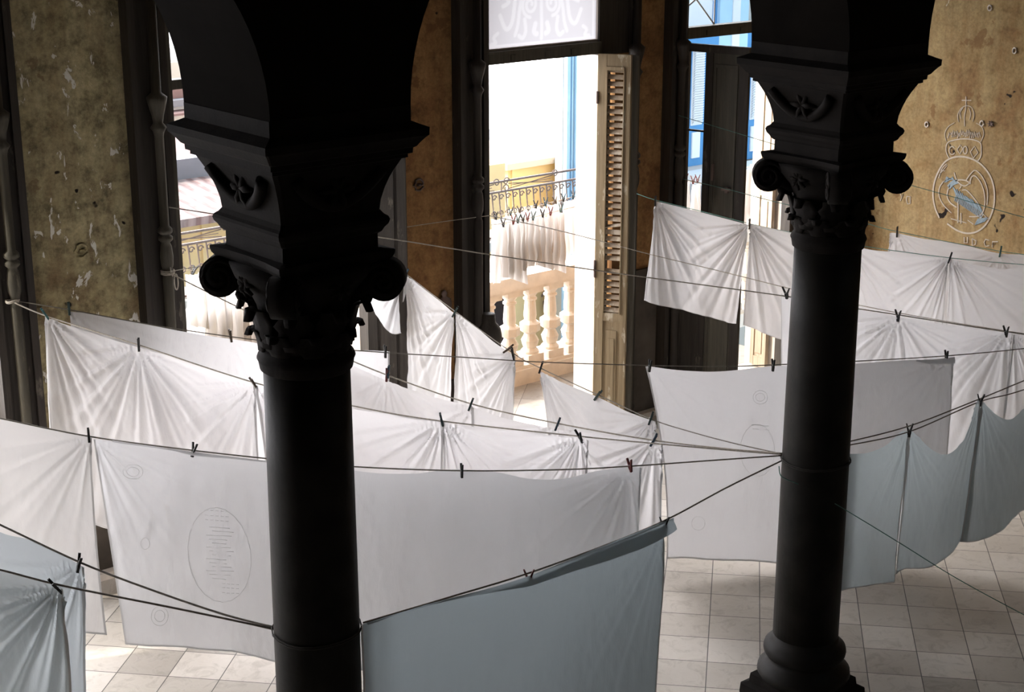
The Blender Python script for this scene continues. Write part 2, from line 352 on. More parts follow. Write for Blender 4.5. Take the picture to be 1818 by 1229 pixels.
# marbled dado panels at the feet of the piers
for n, (a, b, h) in enumerate(((4.14, 4.88, 0.62), (6.89, 7.58, 0.75), (9.47, 9.83, 1.32), (11.62, 12.0, 0.9))):
    bm = bmesh.new(); box(bm, a, b, FI-0.02, FI, 0, h); box(bm, a-0.004, b+0.004, FI-0.032, FI, h, h+0.03); struct('trim_%d' % (n+6), bm, M['dado'])
bm = bmesh.new(); box(bm, XL, XR_, FI-0.10, FI-0.032, 0, 0.05)
struct('baseboard_back', bm, M['marble'])

# arcade wall: elliptical arches between the columns
AX = [0.14, 3.52, 6.885, 10.26]; AY = 5.55; SPR = 3.86; HS = 0.325
bm = bmesh.new()
def arch_strip(xa, xb, a_, x_lo, x_hi):
    cxm = (xa+xb)/2; N = 40; prev = None
    for i in range(N+1):
        x = xa + (xb-xa)*i/N
        x = min(max(x, x_lo), x_hi)
        q = max(0.0, 1-((x-cxm)/a_)**2); zz = SPR + 1.07*math.sqrt(q)
        cur = [bm.verts.new((x, yy, z_)) for yy in (AY-HS, AY+HS) for z_ in (zz, ZC)]
        if prev and cur[0].co.x - prev[0].co.x > 1e-5:
            bm.faces.new((prev[0], cur[0], cur[1], prev[1])); bm.faces.new((prev[2], prev[3], cur[3], cur[2]))
            bm.faces.new((prev[0], prev[2], cur[2], cur[0])); bm.faces.new((prev[1], cur[1], cur[3], prev[3]))
        prev = cur
for k in range(-1, 4):
    xa = (AX[k] if k >= 0 else AX[0]-3.38)+HS; xb = (AX[k+1] if k < 3 else AX[3]+3.38)-HS
    # finer sampling near the springing through cosine spacing
    cxm = (xa+xb)/2; a_ = (xb-xa)/2; N = 48; prev = None
    for i in range(N+1):
        x = cxm - a_*math.cos(math.pi*i/N); xc = min(max(x, XL), XR_)
        zz = SPR + 1.07*math.sqrt(max(0, 1-((xc-cxm)/a_)**2))
        cur = [bm.verts.new((xc, yy, z_)) for yy in (AY-HS, AY+HS) for z_ in (zz, ZC)]
        if prev and cur[0].co.x - prev[0].co.x > 1e-6:
            bm.faces.new((prev[0], cur[0], cur[1], prev[1])); bm.faces.new((prev[2], prev[3], cur[3], cur[2])); bm.faces.new((prev[0], prev[2], cur[2], cur[0]))
        prev = cur
for x in AX: box(bm, x-HS, x+HS, AY-HS, AY+HS, SPR, ZC-0.001)
struct('wall_arcade', bm, M['stone_wall'])

# ------------------------------------------------------------------ the arcade columns
def zL(y): return onY(532+(y-235)*0.057, y, AY).z
def rL(y, h):
    p = onY(532+(y-235)*0.057, y, AY); return h*((p-CAM).dot(DV))/F_PX
def make_column(name, label, loc):
    root = empty(name, loc); tag(root, label, 'column', 'arcade columns with carved capitals')
    c = (loc[0], loc[1], 0)
    bm = bmesh.new(); square_loft(bm, [(0.262, 0), (0.266, 0.03), (0.262, 0.085), (0.228, 0.10), (0.222, 0.15)], c, ch=0.04)
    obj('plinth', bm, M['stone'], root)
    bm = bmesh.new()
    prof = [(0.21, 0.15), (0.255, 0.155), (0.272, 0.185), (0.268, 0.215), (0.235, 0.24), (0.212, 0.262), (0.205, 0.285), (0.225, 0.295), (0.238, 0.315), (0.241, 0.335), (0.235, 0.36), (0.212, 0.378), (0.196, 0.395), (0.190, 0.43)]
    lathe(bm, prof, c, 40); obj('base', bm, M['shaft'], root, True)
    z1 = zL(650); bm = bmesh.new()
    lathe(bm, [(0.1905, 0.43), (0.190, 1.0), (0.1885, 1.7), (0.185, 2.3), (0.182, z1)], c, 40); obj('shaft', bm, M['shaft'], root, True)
    bm = bmesh.new(); zr = zL(628); lathe(bm, [(0.183, z1), (0.194, z1+0.008), (0.200, zr-0.012), (0.206, zr), (0.200, zr+0.016), (0.189, zr+0.03), (0.184, zr+0.05)], c, 40)
    obj('necking_ring', bm, M['stone'], root, True)
    # bell of the capital
    zb = zr+0.05; zt = zL(458)
    bm = bmesh.new(); H = zt-zb
    lathe(bm, [(0.184, zb), (0.183, zb+H*0.3), (0.196, zb+H*0.5), (0.226, zb+H*0.68), (0.28, zb+H*0.85), (0.30, zt)], c, 40)
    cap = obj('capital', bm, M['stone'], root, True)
    # acanthus leaves in two rows: each a curled blade
    def leaf(ang, z0, h, r0, out, wd, nm='acanthus_leaf'):
        b = bmesh.new(); d = Vector((math.cos(ang), math.sin(ang), 0)); s = Vector((-math.sin(ang), math.cos(ang), 0))
        N = 9; rows = []
        for i in range(N):
            t = i/(N-1)
            if t < 0.75: rr = r0 + out*0.35*(t/0.75)**2; zz = z0 + h*t/0.75*0.95
            else:
                q = (t-0.75)/0.25; rr = r0+out*(0.35+0.65*math.sin(q*math.pi/2)); zz = z0+h*(0.95+0.10*math.sin(q*math.pi)-0.22*q*q)
            wv = wd*(0.75+0.5*math.sin(math.pi*min(1, t*1.05)))*(1-0.55*max(0, t-0.7)/0.3)*(1+0.14*math.sin(t*28))
            rows.append([b.verts.new(Vector(c) + d*(rr + 0.012*(1-abs(u))) + s*wv*u + Z*zz) for u in (-1, -0.6, -0.25, 0, 0.25, 0.6, 1)])
        for p, q in zip(rows, rows[1:]):
            for k in range(6): b.faces.new((p[k], p[k+1], q[k+1], q[k]))
        ex = bmesh.ops.extrude_face_region(b, geom=b.faces[:])
        for v in [g for g in ex['geom'] if isinstance(g, bmesh.types.BMVert)]: v.co -= d*0.018
        obj(nm, b, M['stone'], cap, True)
    zlo = zL(600); 
    for k in range(8): leaf(k*math.pi/4+0.39, zb-0.01, zL(572)-zb+0.01, 0.188, 0.055, 0.055)
    for k in range(8): leaf(k*math.pi/4, zb+0.02, zL(532)-zb-0.01, 0.195, 0.085, 0.06)
    # corner volutes
    for k in range(4):
        ang = math.pi/4+k*math.pi/2; d = Vector((math.cos(ang), math.sin(ang), 0)); s = Vector((-math.sin(ang), math.cos(ang), 0))
        zc_ = zL(489); R0 = 0.084; cc = Vector(c)+d*(0.425-R0)+Z*zc_
        b = bmesh.new(); pts = []
        for i in range(34):
            t = i/33; a = math.pi*0.9 - t*4.2*math.pi; rr = R0*(1-0.86*t)
            pts.append((rr*math.cos(a), rr*math.sin(a)))
        # solid scroll: stacked discs give the rolled outline, the spiral rib rides on both sides
        prism(b, [(R0*math.cos(q*math.pi/12), R0*math.sin(q*math.pi/12)*1.02) for q in range(24)], cc-s*0.05, d, Z, s, 0.10)
        for sg in (-1, 1): tube(b, [cc + d*x*0.94 + Z*y*0.94 + s*0.052*sg for x, y in pts], 0.011, 6)
        tube(b, catmull([Vector(c)+d*0.20+Z*zL(520), Vector(c)+d*0.26+Z*zL(505), Vector(c)+d*0.33+Z*zL(478), cc+Z*(R0*0.6)-d*0.02], 5), 0.034, 8, 0.045)
        obj('volute', b, M['stone'], cap, True)
        b = bmesh.new(); lathe(b, [(0.0, -0.03), (0.022, -0.02), (0.03, 0.0), (0.022, 0.022), (0.0, 0.03)], tuple(Vector(c)+d*0.26+Z*zL(523)), 12, False); obj('bud', b, M['stone'], cap, True)
    # leafy rosettes between the volutes
    for k in range(4):
        ang = k*math.pi/2; d = Vector((math.cos(ang), math.sin(ang), 0)); s = Vector((-math.sin(ang), math.cos(ang), 0))
        b = bmesh.new(); o = Vector(c)+d*0.262+Z*(zt-0.06)
        for q in range(8):
            a = q*math.pi/4; tube(b, [o, o+(s*math.cos(a)+Z*math.sin(a))*0.03+d*0.02, o+(s*math.cos(a)+Z*math.sin(a))*0.058+d*0.006], 0.016, 6, 0.008)
        obj('rosette', b, M['stone'], cap, True)
    k2 = 1/1.409
    def sq(name, rows, concave=0.0, ch=0.05):
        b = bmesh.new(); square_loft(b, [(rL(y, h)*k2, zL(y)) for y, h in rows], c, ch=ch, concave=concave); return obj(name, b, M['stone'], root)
    sq('abacus', [(458, 156), (455, 160), (448, 168), (441, 171), (437, 171), (434, 140)], 0.10)
    sq('dosseret', [(434.5, 139), (409, 139)])
    sq('block_moulding', [(409, 141), (405, 148), (398, 153), (392, 160), (385, 163), (380, 160), (376, 152), (369, 145)])
    fl = sq('flared_block', [(369, 144), (350, 147.5), (330, 155), (312, 164), (298, 173), (286, 182), (277, 189)])
    # carved garland on each flared face
    for k in range(4):
        ang = k*math.pi/2; d = Vector((math.cos(ang), math.sin(ang), 0)); s = Vector((-math.sin(ang), math.cos(ang), 0))
        b = bmesh.new(); r0 = rL(325, 157)*k2
        pts = [Vector(c)+d*(r0+0.045*abs(u)**2-0.004)+s*u*0.2+Z*(zL(290)-0.13*(1-u*u)) for u in [i/8-1 for i in range(17)]]
        tube(b, pts, 0.026, 8)
        o = Vector(c)+d*(r0+0.01)+Z*(zL(318))
        for q in range(6):
            a = q*math.pi/3; tube(b, [o, o+(s*math.cos(a)+Z*math.sin(a))*0.045+d*0.012, o+(s*math.cos(a)+Z*math.sin(a))*0.085], 0.02, 6, 0.008)
        obj('garland', b, M['stone'], fl, True)
    b = bmesh.new(); rows = [(277, 189), (275, 197), (269, 197), (267, 206), (258, 207), (255, 214), (247, 222), (240, 230), (235, 237), (222, 238), (217, 222), (211, 205), (205, 187)]
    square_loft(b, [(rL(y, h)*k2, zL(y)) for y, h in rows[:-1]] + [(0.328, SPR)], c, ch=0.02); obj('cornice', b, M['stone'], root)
    return root
colm = make_column('arcade_column', 'dark stone column in the foreground left of the picture, nearer of the two', (AX[1], AY, 0))
c2 = copy_tree(colm); c2.location = (AX[2], AY, 0); c2['label'] = 'dark stone column on the right with its moulded base showing on the tiled floor'
c3 = copy_tree(colm); c3.location = (AX[3], AY, 0); c3['label'] = 'dark stone column outside the frame to the right, next in the arcade row'

# ------------------------------------------------------------------ windows: casings, colonnettes, transoms
def colonnette(bm, x, y, ztop=4.2, r=0.036, kz=2.09):
    prof = [(r*1.5, 0.02), (r*1.5, 0.10), (r*1.15, 0.16), (r*1.35, 0.19), (r*1.0, 0.22), (r*0.95, kz-0.5), (r*1.0, kz-0.02)]
    for dz, k in ((0.00, 0.72), (0.025, 0.85), (0.06, 1.15), (0.12, 1.25), (0.19, 1.05), (0.215, 0.8), (0.235, 1.35), (0.255, 1.35), (0.27, 0.85), (0.285, 1.35), (0.31, 1.35), (0.33, 0.85)): prof.append((r*k, kz+dz))
    prof += [(r*0.85, 3.02), (r*1.0, 3.05), (r*1.5, 3.08), (r*0.9, 3.11), (r*1.1, 3.16), (r*1.7, 3.24), (r*1.9, 3.28), (r*0.9, 3.31), (r*0.9, ztop)]
    lathe(bm, prof, (x, y, 0), 14)
def casing(root, a, b, knob_x):
    bm = bmesh.new()
    box(bm, a, b, 9.72, FI-0.0005, 0.0, TOPW); box(bm, a-0.0, a+0.05, 9.69, 9.7195, 0, TOPW); box(bm, b-0.05, b, 9.69, 9.7195, 0, TOPW)
    box(bm, a-0.01, b+0.01, 9.67, 9.6895, 0, 0.28)
    cs = obj('casing', bm, M['wood_dark'], root)
    bm = bmesh.new(); colonnette(bm, knob_x, 9.665); obj('colonnette', bm, M['wood_green' if knob_x < 6 else 'wood_dark'], root, True)
WINS = [(2.35, 3.88, None), (5.12, 6.75, 1), (7.78, 9.30, 2), (9.96, 11.55, 3)]
def zrow(x, y, Yp=9.78): return onY(x, y, Yp).z
# window_1 is the half seen opening at the far left edge
w0 = empty('window_1', (3.1, 9.78, 0)); w0['kind'] = 'structure'
casing(w0, 3.86, 4.13, 3.985)
casing(w0, 2.12, 2.38, 2.25)
w1 = empty('window_2', (5.9, 9.78, 0)); w1['kind'] = 'structure'
casing(w1, 4.90, 5.165, 5.06); casing(w1, 6.70, 6.90, 6.80)
bm = bmesh.new(); box(bm, 5.165, 5.25, 9.80, 9.90, 0, TOPW); obj('window_post', bm, M['wood_green'], w1)
zt1 = onY(316, 148, 9.85).z
bm = bmesh.new(); box(bm, 5.25, 6.70, 9.80, 9.88, zt1-0.032, zt1+0.032); obj('transom_bar', bm, M['wood_green'], w1)
w2 = empty('window_3', (8.5, 9.78, 0)); w2['kind'] = 'structure'
casing(w2, 7.60, 7.875, 7.74); 
zt2 = onY(960, 104, 9.75).z; zt2l = onY(960, 94-10, 9.75).z
bm = bmesh.new(); box(bm, 9.04, 9.44, 9.72, FI-0.0005, zt2-0.02, TOPW); box(bm, 9.37, 9.45, 9.69, 9.7195, 0.0, TOPW); obj('casing', bm, M['wood_dark'], w2)
bm = bmesh.new(); colonnette(bm, 9.40, 9.655); obj('colonnette', bm, M['wood_dark'], w2, True)
bm = bmesh.new(); box(bm, 7.875, 9.05, 9.70, 9.79, onY(960, 95, 9.7).z-0.05, onY(960, 95, 9.7).z+0.045)
for x in (8.12, 8.47, 8.74): box(bm, x-0.022, x+0.022, 9.69, 9.6995, onY(960, 95, 9.7).z-0.035, onY(960, 95, 9.7).z+0.01)
obj('transom_bar', bm, M['wood_green'], w2)
zg = onY(960, 95, 9.7).z+0.045
bm = bmesh.new(); box(bm, 9.035, 9.06, 9.735, 9.78, zg, TOPW); box(bm, 7.875, 9.035, 9.735, 9.78, zg, zg+0.018); obj('pane_bead', bm, M['jamb'], w2)
ETCH = []                                            # scrollwork etched in the transom light: points (x, z, half width)
def sw(pts, r=0.009):
    P_ = catmull([Vector((x, z, 0)) for x, z in pts], 10) if len(pts) < 12 else [Vector((x, z, 0)) for x, z in pts]
    for a, b in zip(P_, P_[1:]):
        n_ = max(1, int((b-a).length/0.006))
        for k in range(n_): q_ = a+(b-a)*(k/n_); ETCH.append((q_.x, q_.y, r))
for sg in (-1, 1):
    sp = []
    for i in range(40):
        t = i/39; a = -math.pi/2 + t*3.6*math.pi; r_ = 0.085*(1-0.8*t); sp.append((sg*(0.115+r_*math.cos(a)), 0.33+r_*math.sin(a)*1.15))
    sw(sp, 0.011)
    sw([(sg*0.02, 0.6), (sg*0.17, 0.5), (sg*0.215, 0.33), (sg*0.24, 0.18), (sg*0.27, 0.1)], 0.013); sw([(sg*0.25, 0.55), (sg*0.27, 0.35), (sg*0.30, 0.2), (sg*0.36, 0.16), (sg*0.42, 0.27)], 0.015)
    sw([(sg*0.3, 0.6), (sg*0.35, 0.42), (sg*0.33, 0.36), (sg*0.39, 0.33)], 0.014); sw([(sg*0.06, 0.18), (sg*0.075, 0.12), (sg*0.045, 0.1)], 0.018)
    sw([(sg*0.17, 0.22), (sg*0.16, 0.13), (sg*0.19, 0.08), (sg*0.23, 0.1)], 0.014); sw([(sg*0.44, 0.13), (sg*0.48, 0.1), (sg*0.46, 0.06), (sg*0.51, 0.05)], 0.012)
    sw([(sg*0.55, 0.02), (sg*0.55, 0.8)], 0.010)
sw([(0, 0.62), (0, 0.3), (0.004, 0.13), (0, 0.06)], 0.013); sw([(-0.53, 0.035), (0.53, 0.035)], 0.007)
bm = bmesh.new(); gx, gz = 150, 110; x0_, x1_, z0_, z1_ = 7.875, 9.035, zg+0.018, TOPW
att = []; EA = np.array(ETCH); G_ = []
for j in range(gz+1):
    row = []
    for i in range(gx+1):
        x = x0_+(x1_-x0_)*i/gx; z = z0_+(z1_-z0_)*j/gz; row.append(bm.verts.new((x, 9.756, z)))
        d_ = np.min(np.hypot(EA[:, 0]-(x-8.455), EA[:, 1]-(z-zg))-EA[:, 2]); att.append(1.0 if d_ < 0 else max(0.0, 1-d_/0.006))
    G_.append(row)
for j in range(gz):
    for i in range(gx): bm.faces.new((G_[j][i], G_[j][i+1], G_[j+1][i+1], G_[j+1][i]))
pane = obj('pane', bm, M['frost'], w2)
at_ = pane.data.attributes.new('etch', 'FLOAT', 'POINT'); at_.data.foreach_set('value', att)
w3 = empty('window_4', (10.7, 9.78, 0)); w3['kind'] = 'structure'
casing(w3, 9.85, 10.03, 9.945); casing(w3, 11.45, 11.66, 11.56)
z3 = onY(1278, 52, 9.75).z
bm = bmesh.new(); box(bm, 10.03, 11.45, 9.70, 9.79, z3-0.05, z3+0.045)
for x in (10.28, 10.7, 11.05): box(bm, x-0.02, x+0.02, 9.69, 9.6995, z3-0.03, z3+0.01)
obj('transom_bar', bm, M['wood_green'], w3)
bm = bmesh.new(); box(bm, 10.03, 11.45, 9.752, 9.757, z3+0.045, TOPW); obj('pane', bm, M['clear'], w3)
bm = bmesh.new()
for a, b in (((10.04, z3+0.2), (10.5, z3+0.45)), ((10.04, z3+0.4), (10.4, z3+0.05)), ((10.4, z3+0.05), (10.4, 4.9)), ((11.0, z3+0.05), (11.3, z3+0.3)), ((11.3, z3+0.05), (11.3, 4.9))):
    tube(bm, [Vector((a[0], 9.748, a[1])), Vector((b[0], 9.748, b[1]))], 0.007, 6)
obj('glazing_bar', bm, M['whitep'], w3)

# ------------------------------------------------------------------ shutters
def leaf_frame(hinge, tip): 
    a = Vector((hinge[0], hinge[1], 0)); t = Vector((tip[0]-hinge[0], tip[1]-hinge[1], 0)); L = t.length; t.normalize(); n = Vector((t.y, -t.x, 0))
    if n.dot(CAM-a) < 0: n = -n
    return a, t, n, L
def rect(bm, fr, u0, u1, z0, z1, d0, d1):
    a, t, n, L = fr; c = a+t*((u0+u1)/2)*1.0+n*((d0+d1)/2); c.z = (z0+z1)/2
    obox(bm, c, t, n, Z, (u1-u0)/2, (d1-d0)/2, (z1-z0)/2)
def solve_tip(h, ang, px, z=2.0):
    t = Vector((math.cos(ang), math.sin(ang), 0)); lo, hi = 0.0, 1.5
    for _ in range(40):
        m = (lo+hi)/2; p = Vector((h[0], h[1], z))+t*m-CAM; x = CX+F_PX*p.dot(RT)/p.dot(DV)
        if x < px: lo = m
        else: hi = m
    return (h[0]+t.x*lo, h[1]+t.y*lo)
def solve_hinge(Yh, px, z=2.0):
    lo, hi = 4.0, 14.0
    for _ in range(40):
        m = (lo+hi)/2; p = Vector((m, Yh, z))-CAM; x = CX+F_PX*p.dot(RT)/p.dot(DV)
        if x < px: lo = m
        else: hi = m
    return (lo, Yh)
h2 = solve_hinge(9.70, 1059); t2 = solve_tip(h2, -math.radians(60.5), 1116)
fr = leaf_frame(h2, t2); L = fr[3]
pl2 = Plane(h2, t2); ztop = pl2.at(1090, 96).z
sh = empty('louvered_shutter', (h2[0], h2[1], 0)); tag(sh, 'tall worn louvered shutter leaf folded open beside the middle window with broken slats', 'shutter')
zl0 = pl2.at(1090, 556).z; zl1 = pl2.at(1090, 118).z
bm = bmesh.new(); rect(bm, fr, 0, L*0.27, 0.04, ztop, -0.02, 0.02); obj('stile', bm, M['wood_leaf'], sh)
bm = bmesh.new(); rect(bm, fr, L*0.82, L, 0.04, ztop, -0.02, 0.02); obj('stile', bm, M['wood_leaf'], sh)
for z0, z1 in ((zl1, ztop), (zl0-0.07, zl0), (0.04, 0.2)):
    bm = bmesh.new(); rect(bm, fr, L*0.27, L*0.82, z0, z1, -0.018, 0.018); obj('rail', bm, M['wood_leaf'], sh)
bm = bmesh.new(); rect(bm, fr, L*0.27, L*0.82, 0.2, zl0-0.07, -0.008, 0.008); rect(bm, fr, L*0.38, L*0.71, 0.27, zl0-0.15, 0.008, 0.016); rect(bm, fr, L*0.45, L*0.64, 0.34, zl0-0.22, 0.016, 0.022)
obj('lower_panel', bm, M['wood_leaf'], sh)
bm = bmesh.new()
for q in (0.27, 0.79): rect(bm, fr, L*q, L*(q+0.03), zl0, zl1, 0.0, 0.03)
rect(bm, fr, L*0.27, L*0.82, zl1-0.03, zl1, 0.018, 0.03)
obj('bead', bm, M['wood_leaf'], sh)
random.seed(4); a, t, n, _ = fr; N = 37
for i in range(N):
    if i in (7, 12, 13, 31): tilt = 1.2 if i != 12 else 0.2
    else: tilt = 0.62 + random.uniform(-0.06, 0.06)
    z = zl0 + (i+0.5)*(zl1-zl0)/N
    if i == 7: continue
    bm = bmesh.new(); c = a + t*(L*0.545); c.z = z
    ax = (t + Z*(random.uniform(-0.02, 0.02) + (0.15 if i in (13,) else 0))).normalized(); az = (Z*math.cos(tilt) - n*math.sin(tilt)); ay = ax.cross(az).normalized()
    obox(bm, c, ax, ay, az, L*0.265, 0.0035, 0.020); o = obj('slat', bm, M['wood_pale'], sh)
# second fold behind it
t2b = (t2[0], t2[1]); fr2 = (fr[0]-fr[2]*0.055, fr[1], fr[2], L); L2 = L*1.16
bm = bmesh.new(); rect(bm, fr2, L*0.98, L2, 0.04, ztop-0.01, -0.02, 0.02); obj('folded_leaf_stile', bm, M['wood_green'], sh)
bm = bmesh.new(); rect(bm, fr2, 0.0, L*0.27, 0.04, ztop-0.01, -0.02, 0.02); obj('folded_leaf_stile', bm, M['wood_green'], sh)
for z0, z1 in ((ztop-0.12, ztop-0.01), (zl0-0.07, zl0), (0.04, 0.2)):
    bm = bmesh.new(); rect(bm, fr2, L*0.27, L*0.98, z0, z1, -0.018, 0.018); obj('rail', bm, M['wood_green'], sh)
for z in (zl0+0.35, 1.5, ztop-0.35):
    bm = bmesh.new(); tube(bm, [fr[0]+Z*(z-0.05)+fr[2]*0.022, fr[0]+Z*(z+0.05)+fr[2]*0.022], 0.011, 8); obj('hinge', bm, M['iron'], sh)
# slim fixed door frame post on the right of window 3
bm = bmesh.new(); box(bm, 9.19, 9.24, 9.80, 9.86, 0, zt2+0.03); box(bm, 9.245, 9.28, 9.90, 9.96, 0, zt2+0.03); obj('door_post', bm, M['wood_pale'], w2)

# dark folding shutter of window 4: open field on the left, solid panel on the right
h3 = solve_hinge(9.64, 1216); t3 = solve_tip(h3, -math.radians(74.5), 1321)
fr = leaf_frame(h3, t3); L = fr[3]; pl3 = Plane(h3, t3)
sh = empty('panelled_shutter', (h3[0], h3[1], 0)); tag(sh, 'dark green brown shutter leaf standing open between the far window and the hanging cloths', 'shutter')
zt = pl3.at(1218, 76).z; zr0 = pl3.at(1232, 91).z; sL = L*0.30
bm = bmesh.new(); rect(bm, fr, -0.03, L*0.02, 0.04, zt, -0.02, 0.02); obj('stile', bm, M['wood_dark'], sh)
bm = bmesh.new(); rect(bm, fr, 0, L, zr0, zt, -0.02, 0.02); obj('rail', bm, M['wood_dark'], sh)
bm = bmesh.new(); rect(bm, fr, 0.0, sL, pl3.at(1230, 231).z-0.008, pl3.at(1230, 231).z+0.008, -0.01, 0.01); obj('rail', bm, M['wood_dark'], sh)
bm = bmesh.new(); rect(bm, fr, 0.0, sL, 0.04, 1.45, -0.015, 0.015); obj('lower_panel', bm, M['wood_dark'], sh)
bm = bmesh.new(); rect(bm, fr, sL, L*0.42, 0.04, zr0, -0.02, 0.02); obj('stile', bm, M['wood_dark'], sh)
bm = bmesh.new(); rect(bm, fr, L*0.86, L, 0.04, zr0, -0.02, 0.02); obj('stile', bm, M['wood_dark'], sh)
bm = bmesh.new(); rect(bm, fr, L*0.42, L*0.86, 0.04, zr0, -0.012, 0.008)
for u0, u1, z0, z1 in ((0.45, 0.48, 0.15, zr0-0.12), (0.80, 0.83, 0.15, zr0-0.12)): rect(bm, fr, L*u0, L*u1, z0, z1, 0.008, 0.018)
rect(bm, fr, L*0.45, L*0.83, zr0-0.12, zr0-0.09, 0.008, 0.018); rect(bm, fr, L*0.45, L*0.83, 1.0, 1.03, 0.008, 0.018)
obj('solid_panel', bm, M['wood_green'], sh)
bm = bmesh.new(); zlq = pl3.at(1290, 335).z; rect(bm, fr, L*0.66, L*0.80, zlq-0.012, zlq+0.012, 0.018, 0.05); rect(bm, fr, L*0.71, L*0.76, zlq-0.03, zlq+0.02, 0.02, 0.045); obj('latch', bm, M['iron'], sh)
bm = bmesh.new(); zq = pl3.at(1267, 305).z; rect(bm, fr, L*0.47, L*0.50, zq-0.07, zq+0.07, 0.018, 0.04); obj('pull', bm, M['iron'], sh)

# pale sunlit leaves folded into the right reveal of window 4
def jamb_leaf(name, label, xa, ya, xb, yb, z1, mat):
    fr = leaf_frame((xa, ya), (xb, yb)); L = fr[3]; root = empty(name, (xa, ya, 0)); tag(root, label, 'shutter')
    for u0, u1 in ((0, L*0.22), (L*0.78, L)):
        bm = bmesh.new(); rect(bm, fr, u0, u1, 0.03, z1, -0.018, 0.018); obj('stile', bm, mat, root)
    for z0, zz in ((0.03, 0.12), (0.52, 0.60), (1.7, 1.78), (z1-0.1, z1)):
        bm = bmesh.new(); rect(bm, fr, L*0.22, L*0.78, z0, zz, -0.016, 0.016); obj('rail', bm, mat, root)
    for z0, zz in ((0.12, 0.52), (0.60, 1.7), (1.78, z1-0.1)):
        bm = bmesh.new(); rect(bm, fr, L*0.22, L*0.78, z0, zz, -0.006, 0.006); rect(bm, fr, L*0.30, L*0.70, z0+0.04, zz-0.04, 0.006, 0.016); obj('raised_panel', bm, mat, root)
    return root
jamb_leaf('jamb_shutter', 'sun-bleached wooden leaf folded against the right side of the far window', 11.53, 10.16, 11.49, 9.93, 3.5, M['wood_pale'])
jamb_leaf('jamb_shutter', 'pale wooden leaf nearest the right column in the far window', 11.46, 9.64, 11.66, 9.38, 3.5, M['wood_pale'])
# dark leaf on the right side of window 2 (seen under the near capital)
jamb_leaf('jamb_shutter', 'dark wooden leaf seen below the capital of the left column', 6.66, 9.62, 6.86, 9.40, 3.3, M['wood_dark'])
# brown leaf at the extreme left
jamb_leaf('jamb_shutter', 'brown peeling wooden leaf at the left edge of the picture', 3.78, 10.22, 3.70, 9.90, 1.35, M['wood_leaf'])

# ------------------------------------------------------------------ chalk crest and scribbles on the right wall
def wallpt(x, y, d=0.004): return onX(x, y, XR_-d)
def chalk(bm, pts, r=0.006, closed=False, smooth=True):
    P = [wallpt(1640+x/3.966, 150+y/3.966) for x, y in pts]
    if closed: P = P + [P[0]]
    if smooth and len(P) > 2: P = catmull(P, 6)
    rb = []
    for i, p in enumerate(P):
        t = (P[min(i+1, len(P)-1)]-P[max(i-1, 0)]).normalized(); s = t.cross(X).normalized()
        rb.append((bm.verts.new(p+s*r-X*0.001), bm.verts.new(p-s*r-X*0.001), bm.verts.new(p+s*r+X*0.003), bm.verts.new(p-s*r+X*0.003)))
    for a, b in zip(rb, rb[1:]):
        bm.faces.new((a[0], a[1], b[1], b[0])); bm.faces.new((a[2], b[2], b[3], a[3])); bm.faces.new((a[0], b[0], b[2], a[2])); bm.faces.new((a[1], a[3], b[3], b[1]))
def ell(cx, cy, rx, ry, a0=0, a1=2*math.pi, n=22): return [(cx+rx*math.cos(a0+(a1-a0)*i/n), cy+ry*math.sin(a0+(a1-a0)*i/n)) for i in range(n+1)]
bm = bmesh.new()
chalk(bm, [(110, 940), (80, 870), (65, 780), (75, 690), (105, 610), (150, 545), (205, 515), (260, 508), (320, 518), (380, 545), (430, 590), (470, 650), (492, 720), (498, 800), (490, 870), (465, 940), (425, 1000), (370, 1038), (300, 1048), (230, 1025), (165, 980)], 0.0075)
chalk(bm, [(195, 905), (140, 850), (110, 790), (110, 730), (140, 680)], 0.005); chalk(bm, [(230, 865), (185, 830), (165, 785), (175, 730), (205, 690), (250, 672), (300, 678), (330, 700)], 0.006)
chalk(bm, [(215, 620), (230, 670), (262, 712), (250, 735)], 0.005); chalk(bm, [(300, 672), (330, 630), (362, 605), (400, 635), (432, 690), (450, 760), (445, 850)], 0.005); chalk(bm, [(325, 700), (335, 655), (362, 645), (400, 690), (425, 760), (430, 840), (412, 905), (370, 930), (320, 930)], 0.005)
chalk(bm, [(240, 800), (242, 860), (240, 975)], 0.006, smooth=False); chalk(bm, [(262, 905), (262, 980)], 0.005, smooth=False); chalk(bm, [(190, 945), (300, 975)], 0.004, smooth=False)
chalk(bm, [(255, 700), (290, 715), (330, 690)], 0.005); chalk(bm, [(270, 745), (300, 745), (345, 790), (390, 850)], 0.005); chalk(bm, [(360, 990), (420, 915), (460, 955)], 0.005, smooth=False); chalk(bm, [(350, 985), (310, 955)], 0.004, smooth=False)
chalk(bm, [(178, 520), (158, 470), (165, 415), (210, 393), (280, 383), (350, 390), (398, 412), (405, 460), (400, 510), (372, 548)], 0.005)
chalk(bm, ell(200, 465, 20, 28, 0.6, 5.6), 0.0045); chalk(bm, [(235, 460), (258, 425), (275, 455), (255, 490)], 0.0045, True, False); chalk(bm, ell(292, 462, 14, 26), 0.0045); chalk(bm, [(328, 475), (358, 435), (382, 480), (350, 518)], 0.0045, True, False)
chalk(bm, [(160, 400), (148, 350), (170, 300), (215, 270)], 0.003); chalk(bm, [(400, 405), (422, 350), (410, 300), (370, 272)], 0.003); chalk(bm, [(245, 265), (240, 215), (262, 170), (300, 150), (340, 165), (355, 215), (345, 260)], 0.003)
chalk(bm, [(297, 85), (296, 170), (286, 225), (288, 295)], 0.004); chalk(bm, [(268, 112), (333, 112)], 0.004, smooth=False); chalk(bm, [(262, 240), (255, 200), (275, 165)], 0.003); chalk(bm, [(322, 250), (330, 205), (318, 165)], 0.003)
random.seed(2)
